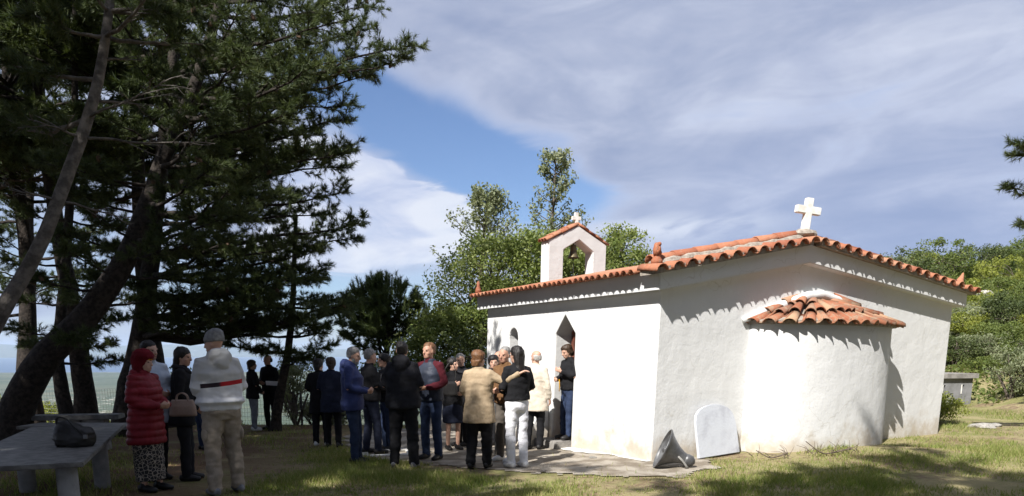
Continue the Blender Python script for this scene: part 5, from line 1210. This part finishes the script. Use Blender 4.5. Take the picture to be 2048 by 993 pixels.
def build_furniture():
    h = .62
    a = at_h(166, 925, h); b = at_h(250, 848, h)
    slab_table((a.x, a.y), (b.x, b.y), 1.10, h, .045, 'long grey concrete table on pipe legs at the left, a black bag on it', [(.16, .16), (.16, .92), ((b-a).length*.62, .16), ((b-a).length*.62, .92)], .088)
    # second slab set crosswise behind it, and the long bench by the fence
    a = at_h(258, 842, .6); b = at_h(30, 842, .6); slab_table((b.x, b.y), (a.x, a.y), .55, .58, .05, 'grey concrete table standing crosswise behind the long one', [(.4, .27), (1.9, .27)], .085)
    p0 = at_h(62, 831, .52); p1 = at_h(243, 828, .52); d = (p1-p0); ang = math.atan2(d.y, d.x); L = d.length
    root = empty('bench', (p0.x, p0.y, gzf(p0.x, p0.y)), ang, 'low slab bench running along the wire fence', 'bench'); zt = .52-gzf(p0.x, p0.y)
    bm = bmesh.new(); box(bm, 0, L, -.2, .2, zt-.08, zt); bmesh.ops.bevel(bm, geom=bm.edges[:], offset=.01, segments=2, affect='EDGES'); bobj('seat', bm, M['tabletop'], root)
    for x in (.45, L-.6):
        bm = bmesh.new(); box(bm, x, x+.35, -.15, .15, -.3, zt-.081); bobj('leg', bm, M['concrete'], root)
    # black bag slumped on the table
    p = at_h(150, 893, h); bm = bmesh.new()
    vloft(bm, [(0, 0, 0, .17, .12), (.03, 0, 0, .20, .14), (.10, .0, 0, .205, .14), (.17, -.02, 0, .17, .11), (.23, -.06, 0, .10, .07), (.27, -.08, .0, .05, .04)], 20); ball(bm, (.10, 0, .13), (.10, .10, .07))
    me = remesh(bm, .012, 3, None, 'bag'); wrinkle(me, .012, 'cloth', 2); bg = empty('bag', (p.x, p.y, h+.004+gzf(p.x, p.y)*0), .15, 'slumped black leather bag on the long concrete table', 'bag'); mobj('bag_body', me, LEATHB, bg)
    bm = bmesh.new(); tube(bm, spline([(-.14, -.03, .22), (-.12, -.06, .30), (-.03, -.07, .29), (.06, -.1, .2), (.18, -.12, .10)], 14), [(.012, .006)]*15, 6); bobj('strap', bm, LEATHB, bg, True)
    bm = bmesh.new(); box(bm, .15, .19, -.15, -.135, .09, .13); bobj('buckle', bm, M['wire'], bg)
    # taupe handbag
    c = P(366, 818, 8.72); hb = empty('handbag', (c.x, c.y, c.z-.09), .15, 'taupe handbag on the arm of the person in black', 'handbag')
    bm = bmesh.new(); vloft(bm, [(0, 0, 0, .15, .05), (.02, 0, 0, .16, .06), (.12, 0, 0, .15, .055), (.19, 0, 0, .13, .03), (.20, 0, 0, .12, .015)], 20, None, 3); me = remesh(bm, .01, 1, None, 'bag'); mobj('bag_body', me, LEATHT, hb)
    for y in (-.025, .025):
        bm = bmesh.new(); tube(bm, spline([(-.07, y, .18), (-.055, y, .25), (0, y, .28), (.055, y, .25), (.07, y, .18)], 12), [.007]*13, 6); bobj('handle', bm, LEATHT, hb, True)
    # white paper held by the person under the thin pine
    c = P(547, 767, 16.55); bm = bmesh.new(); box(bm, -.17, .17, -.008, .008, -.06, .05); o = bobj('paper', bm, WHT); o.location = c; o.rotation_euler = (R(35), R(4), .1); tag(o, 'white folded paper in the hands of the person under the thin pine', 'paper')
    # black shoulder bag with the person in the skirt
    c = P(900, 778, 12.0); bm = bmesh.new(); vloft(bm, [(0, 0, 0, .13, .05), (.03, 0, 0, .15, .06), (.2, 0, 0, .14, .05), (.24, 0, 0, .11, .03)], 18, None, 3); me = remesh(bm, .012, 1, None, 'b')
    sb = empty('shoulder_bag', (c.x-.02, c.y, c.z-.12), .3, 'black shoulder bag beside the person in the skirt', 'bag'); mobj('bag_body', me, LEATHB, sb)
    bm = bmesh.new(); tube(bm, spline([(-.1, 0, .22), (-.05, 0, .45), (.06, .03, .56), (.12, 0, .4), (.1, 0, .22)], 12), [.008]*13, 6); bobj('strap', bm, LEATHB, sb, True)
    # cane
    q = P(990, 860, 11.45); z = gzf(q.x, q.y)+.015; cn = empty('cane', (q.x, q.y, z), 0, 'thin dark walking cane planted on the concrete', 'cane')
    bm = bmesh.new(); tube(bm, spline([(0, 0, 0), (.005, .02, .4), (.0, .05, .84)], 6), [.011]*7, 8); bobj('shaft', bm, M['darkmetal'], cn, True)
    bm = bmesh.new(); tube(bm, spline([(0, .05, .84), (.0, .06, .90), (-.05, .06, .925), (-.1, .06, .90)], 10), [.013]*11, 8); bobj('handle', bm, SHB, cn, True)
    # wire fence along the edge of the terrace
    y0 = 18.2; xs = np.arange(-15.6, 2.6, .07); fn = empty('fence', (-6.5, y0, gzf(-6.5, y0)), 0, 'tall wire mesh fence along the edge of the clearing', 'fence'); oz = fn.location.z
    V = []; Fq = []
    def bar(x0, z0, x1, z1, w):
        b = len(V)
        dx, dz = (w, 0) if x0 == x1 else (0, w)
        for (x, z) in ((x0, z0), (x1, z1)):
            for (a, c) in ((-1, -1), (1, -1), (1, 1), (-1, 1)): V.append((x+6.5+dx*a, w*c, z-oz+dz*a))
        for k in range(4): Fq.append((b+k, b+(k+1) % 4, b+4+(k+1) % 4, b+4+k))
    for x in xs: g = gzf(x, y0); bar(x, g, x, g+.92, .0022)
    for k in range(10):
        for x in np.arange(-15.6, 2.6, 1.3): bar(x, gzf(x, y0)+.02+.1*k, x+1.3, gzf(x+1.3, y0)+.02+.1*k, .0022)
    o = mobj('wire_mesh', np_mesh('wire_mesh', V, Fq), M['wire'], fn); o['kind'] = 'stuff'
    pm = None
    for x in np.arange(-15.6, 2.7, 2.05):
        if pm is None:
            bm = bmesh.new(); tube(bm, [(0, 0, -.3), (0, 0, 1.0)], [.03, .03], 8); pm = bpy.data.meshes.new('fence_post'); bm.to_mesh(pm); bm.free()
        o = mobj('fence_post', pm, M['post'], fn); o.location = (x+6.5, .04, gzf(x, y0)-oz)
    # low kerb by the fence and the concrete stand
    bm = bmesh.new(); a = G(480, 846); c = G(700, 852); d = c-a; L = d.length; box(bm, 0, L, -.1, .1, -.15, .16); bmesh.ops.bevel(bm, geom=bm.edges[:], offset=.015, segments=2, affect='EDGES'); o = bobj('kerb', bm, M['concrete']); o.location = (a.x, a.y+.5, gzf(a.x, a.y)); o.rotation_euler.z = math.atan2(d.y, d.x); tag(o, 'low concrete kerb in front of the fence', 'kerb')
    p = G(620, 846); st = empty('concrete_stand', (p.x, p.y, p.z), .2, 'small grey concrete stand with a sloping top near the fence', 'stand')
    bm = bmesh.new(); box(bm, -.1, .1, -.1, .1, -.05, .56); bmesh.ops.bevel(bm, geom=bm.edges[:], offset=.012, segments=2, affect='EDGES'); bobj('pillar', bm, M['concrete'], st)
    bm = bmesh.new(); box(bm, -.24, .24, -.2, .2, -.03, .03); o = bobj('top', bm, M['pipe'], st); o.location = (0, 0, .6); o.rotation_euler = (R(14), R(8), 0)
    # white low wall beyond the yard
    a = G(852, 862); c = G(940, 858); d = c-a; wl = empty('low_wall', a, math.atan2(d.y, d.x), 'low white painted wall at the back of the yard', 'wall')
    bm = bmesh.new(); box(bm, 0, d.length, 0, .25, -.1, .66); bmesh.ops.bevel(bm, geom=bm.edges[:], offset=.02, segments=2, affect='EDGES'); bobj('wall', bm, M['white'], wl)
    bm = bmesh.new(); box(bm, -.04, d.length+.04, -.04, .29, .663, .72); bobj('coping', bm, M['pipe'], wl)
    # white painted square kerb in the yard
    p = G(775, 909); kb = empty('painted_frame', (p.x, p.y, gzf(p.x, p.y)+.016), .25, 'flat white painted square frame on the yard', 'frame')
    for (x0, x1, y0_, y1) in ((-.42, .42, -.36, -.26), (-.42, .42, .26, .36), (-.42, -.32, -.258, .258), (.32, .42, -.258, .258)):
        bm = bmesh.new(); box(bm, x0, x1, y0_, y1, 0, .025); bobj('edge', bm, M['limesplash'], kb)
    # arched board leaning on the gable
    bm = bmesh.new(); w, hh = .43, .80; pts = [(-w, 0), (w+.05, .03), (w+.03, hh*.62)]+[(w*math.cos(t)*.98, hh*.74+hh*.26*math.sin(t)) for t in np.linspace(.25, math.pi-.25, 12)]+[(-w, hh*.68)]
    prism(bm, pts, -.022, .022, 'y'); bmesh.ops.recalc_face_normals(bm, faces=bm.faces); bmesh.ops.bevel(bm, geom=[e for e in bm.edges if e.calc_face_angle(0) > .6], offset=.008, segments=2, affect='EDGES')
    o = bobj('arched_board', bm, M['board']); q = CH(1.14, -.20, 0); o.location = (q.x, q.y, gzf(q.x, q.y)+.01); o.rotation_euler = (R(-10.5), 0, CANG+R(3)); tag(o, 'pale grey arched-top board leaning against the gable wall', 'board')
    # horn loudspeaker lying on the ground
    p = G(1338, 937); hr = empty('horn_loudspeaker', (p.x, p.y, p.z+.012), 0, 'grey metal horn loudspeaker lying on its rim by the chapel corner', 'loudspeaker')
    bm = bmesh.new(); prof = [(0, .285), (.012, .29), (.02, .28), (.06, .235), (.13, .18), (.21, .125), (.30, .085), (.36, .07), (.36, .0)]
    rings = [[bm.verts.new((x, r*math.cos(2*math.pi*k/40), r*math.sin(2*math.pi*k/40))) for k in range(40)] for x, r in prof[:-1]]
    inn = [[bm.verts.new((x+.008, max(.002, r-.012)*math.cos(2*math.pi*k/40), max(.002, r-.012)*math.sin(2*math.pi*k/40))) for k in range(40)] for x, r in prof[:-1]]
    for S_, fl in ((rings, 0), (inn, 1)):
        for A, B in zip(S_, S_[1:]):
            for k in range(40): f = (A[k], A[(k+1) % 40], B[(k+1) % 40], B[k]); bm.faces.new(f if not fl else f[::-1])
    for k in range(40): bm.faces.new((rings[0][k], inn[0][k], inn[0][(k+1) % 40], rings[0][(k+1) % 40]))
    T = Matrix.Translation((-.10, 0, .265)) @ Matrix.Rotation(R(-6), 4, 'Z') @ Matrix.Rotation(R(24), 4, 'Y')
    hn = bobj('horn', bm, M['horn'], hr, True); hn.matrix_local = T
    bm = bmesh.new(); tube(bm, [(.0+.28*0, .287*math.cos(2*math.pi*k/36), .287*math.sin(2*math.pi*k/36)) for k in range(37)], [.009]*37, 6, cap=False); bobj('rim', bm, M['horn'], hn, True)
    bm = bmesh.new(); tube(bm, [(.02, 0, 0), (.16, 0, 0), (.22, 0, 0)], [.05, .055, .02], 16); bobj('reflector', bm, M['horn'], hn, True)
    bm = bmesh.new(); tube(bm, [(.33, 0, 0), (.37, 0, 0), (.43, 0, 0), (.47, 0, 0)], [.075, .085, .08, .05], 20); bobj('driver', bm, M['horn'], hn, True)
    bm = bmesh.new(); tube(bm, spline([(.22, -.13, .0), (.30, -.16, -.03), (.40, -.14, -.09), (.44, .0, -.12), (.40, .14, -.09), (.3, .16, -.03), (.22, .13, 0)], 20), [(.016, .004)]*21, 6); bobj('bracket', bm, M['pipe'], hn, True)
    # dry branches at the foot of the apse
    rg = random.Random(4)
    for (px, py, n, sz, lab) in ((1660, 910, 9, .55, 'larger dry branch lying at the foot of the apse'), (1545, 919, 4, .36, 'thin dry twig lying against the apse foot, nearer the arched board')):
        p = G(px, py); t = Wood()
        base = Vector((0, 0, .02)); t.tube(spline([Vector((-sz*.9, -.02, .20*sz/.5)), Vector((-sz*.45, -.06, .05)), base, Vector((sz*.7, .0, .08))], 10), [.006+.008*k/10 for k in range(11)], 6)
        for k in range(n*3):
            a = Vector((rg.uniform(-sz, sz*.8), rg.uniform(-.1, .05), rg.uniform(.02, .06))); e = a+Vector((rg.uniform(-.25, .25), rg.uniform(-.1, .1), rg.uniform(.02, .20))); t.tube([a, a.lerp(e, .5)+Vector((.02, 0, .02)), e], [.006, .004, .002], 4)
        o = mobj('dry_branch', np_mesh('dry_branch', t.V, t.F), M['twig']); o.location = p+Vector((0, -.03, .01)); o.rotation_euler.z = CANG*.6; tag(o, lab, 'branch')
    # grey hut behind the chapel
    q = P(1912, 800, 21.5); r0 = empty('hut', (q.x, q.y, gzf(q.x, q.y)-.1), R(14), 'small grey cement hut with two little windows behind the chapel', 'hut')
    g0 = r0.location.z; top = P(1912, 757, 21.5).z-g0; bm = bmesh.new(); box(bm, -2.2, .54, 0, 2.2, -1.0, top)
    cuts = []
    for x in (-.48, .20):
        cb = bmesh.new(); box(cb, x-.055, x+.055, -.3, .16, top-.45, top-.20); cuts.append(cb)
    wall_cut('wall', bm, cuts, M['block'], r0, 0)
    bm = bmesh.new(); box(bm, -2.3, .64, -.1, 2.3, top+.002, top+.14); bobj('roof', bm, M['concrete'], r0)
    for x in (-.48, .20):
        bm = bmesh.new(); box(bm, x-.06, x-.03, -.012, .0, top-.46, top-.19); bm2 = bm; w = bobj('window', bm, M['limesplash'], r0)
        bm = bmesh.new(); box(bm, x-.053, x+.053, .13, .15, top-.448, top-.202); bobj('pane', bm, M['dark'], w)
    # loose stones in the grass
    bm = bmesh.new(); bmesh.ops.create_icosphere(bm, subdivisions=2, radius=1)
    for v in bm.verts: v.co = v.co*(1+.3*mnoise.noise(v.co*1.4)); v.co.z *= .5
    sm_ = bpy.data.meshes.new('stone'); bm.to_mesh(sm_); bm.free()
    for k, (px, py, s, lab) in enumerate(((1965, 856, .22, 'flat pale stone in the grass below the hillside'), (1990, 853, .13, 'smaller stone beside the flat one below the hillside'), (1185, 918, .05, 'small stone near the wall foot by the door'), (1120, 888, .12, 'pale stone block by the door step'))):
        p = G(px, py); o = mobj('stone', sm_, M['rock']); o.location = p+Vector((0, 0, .02)); o.scale = (s*1.3, s, s*.8); o.rotation_euler.z = k*1.3; tag(o, lab, 'stone')
build_furniture()
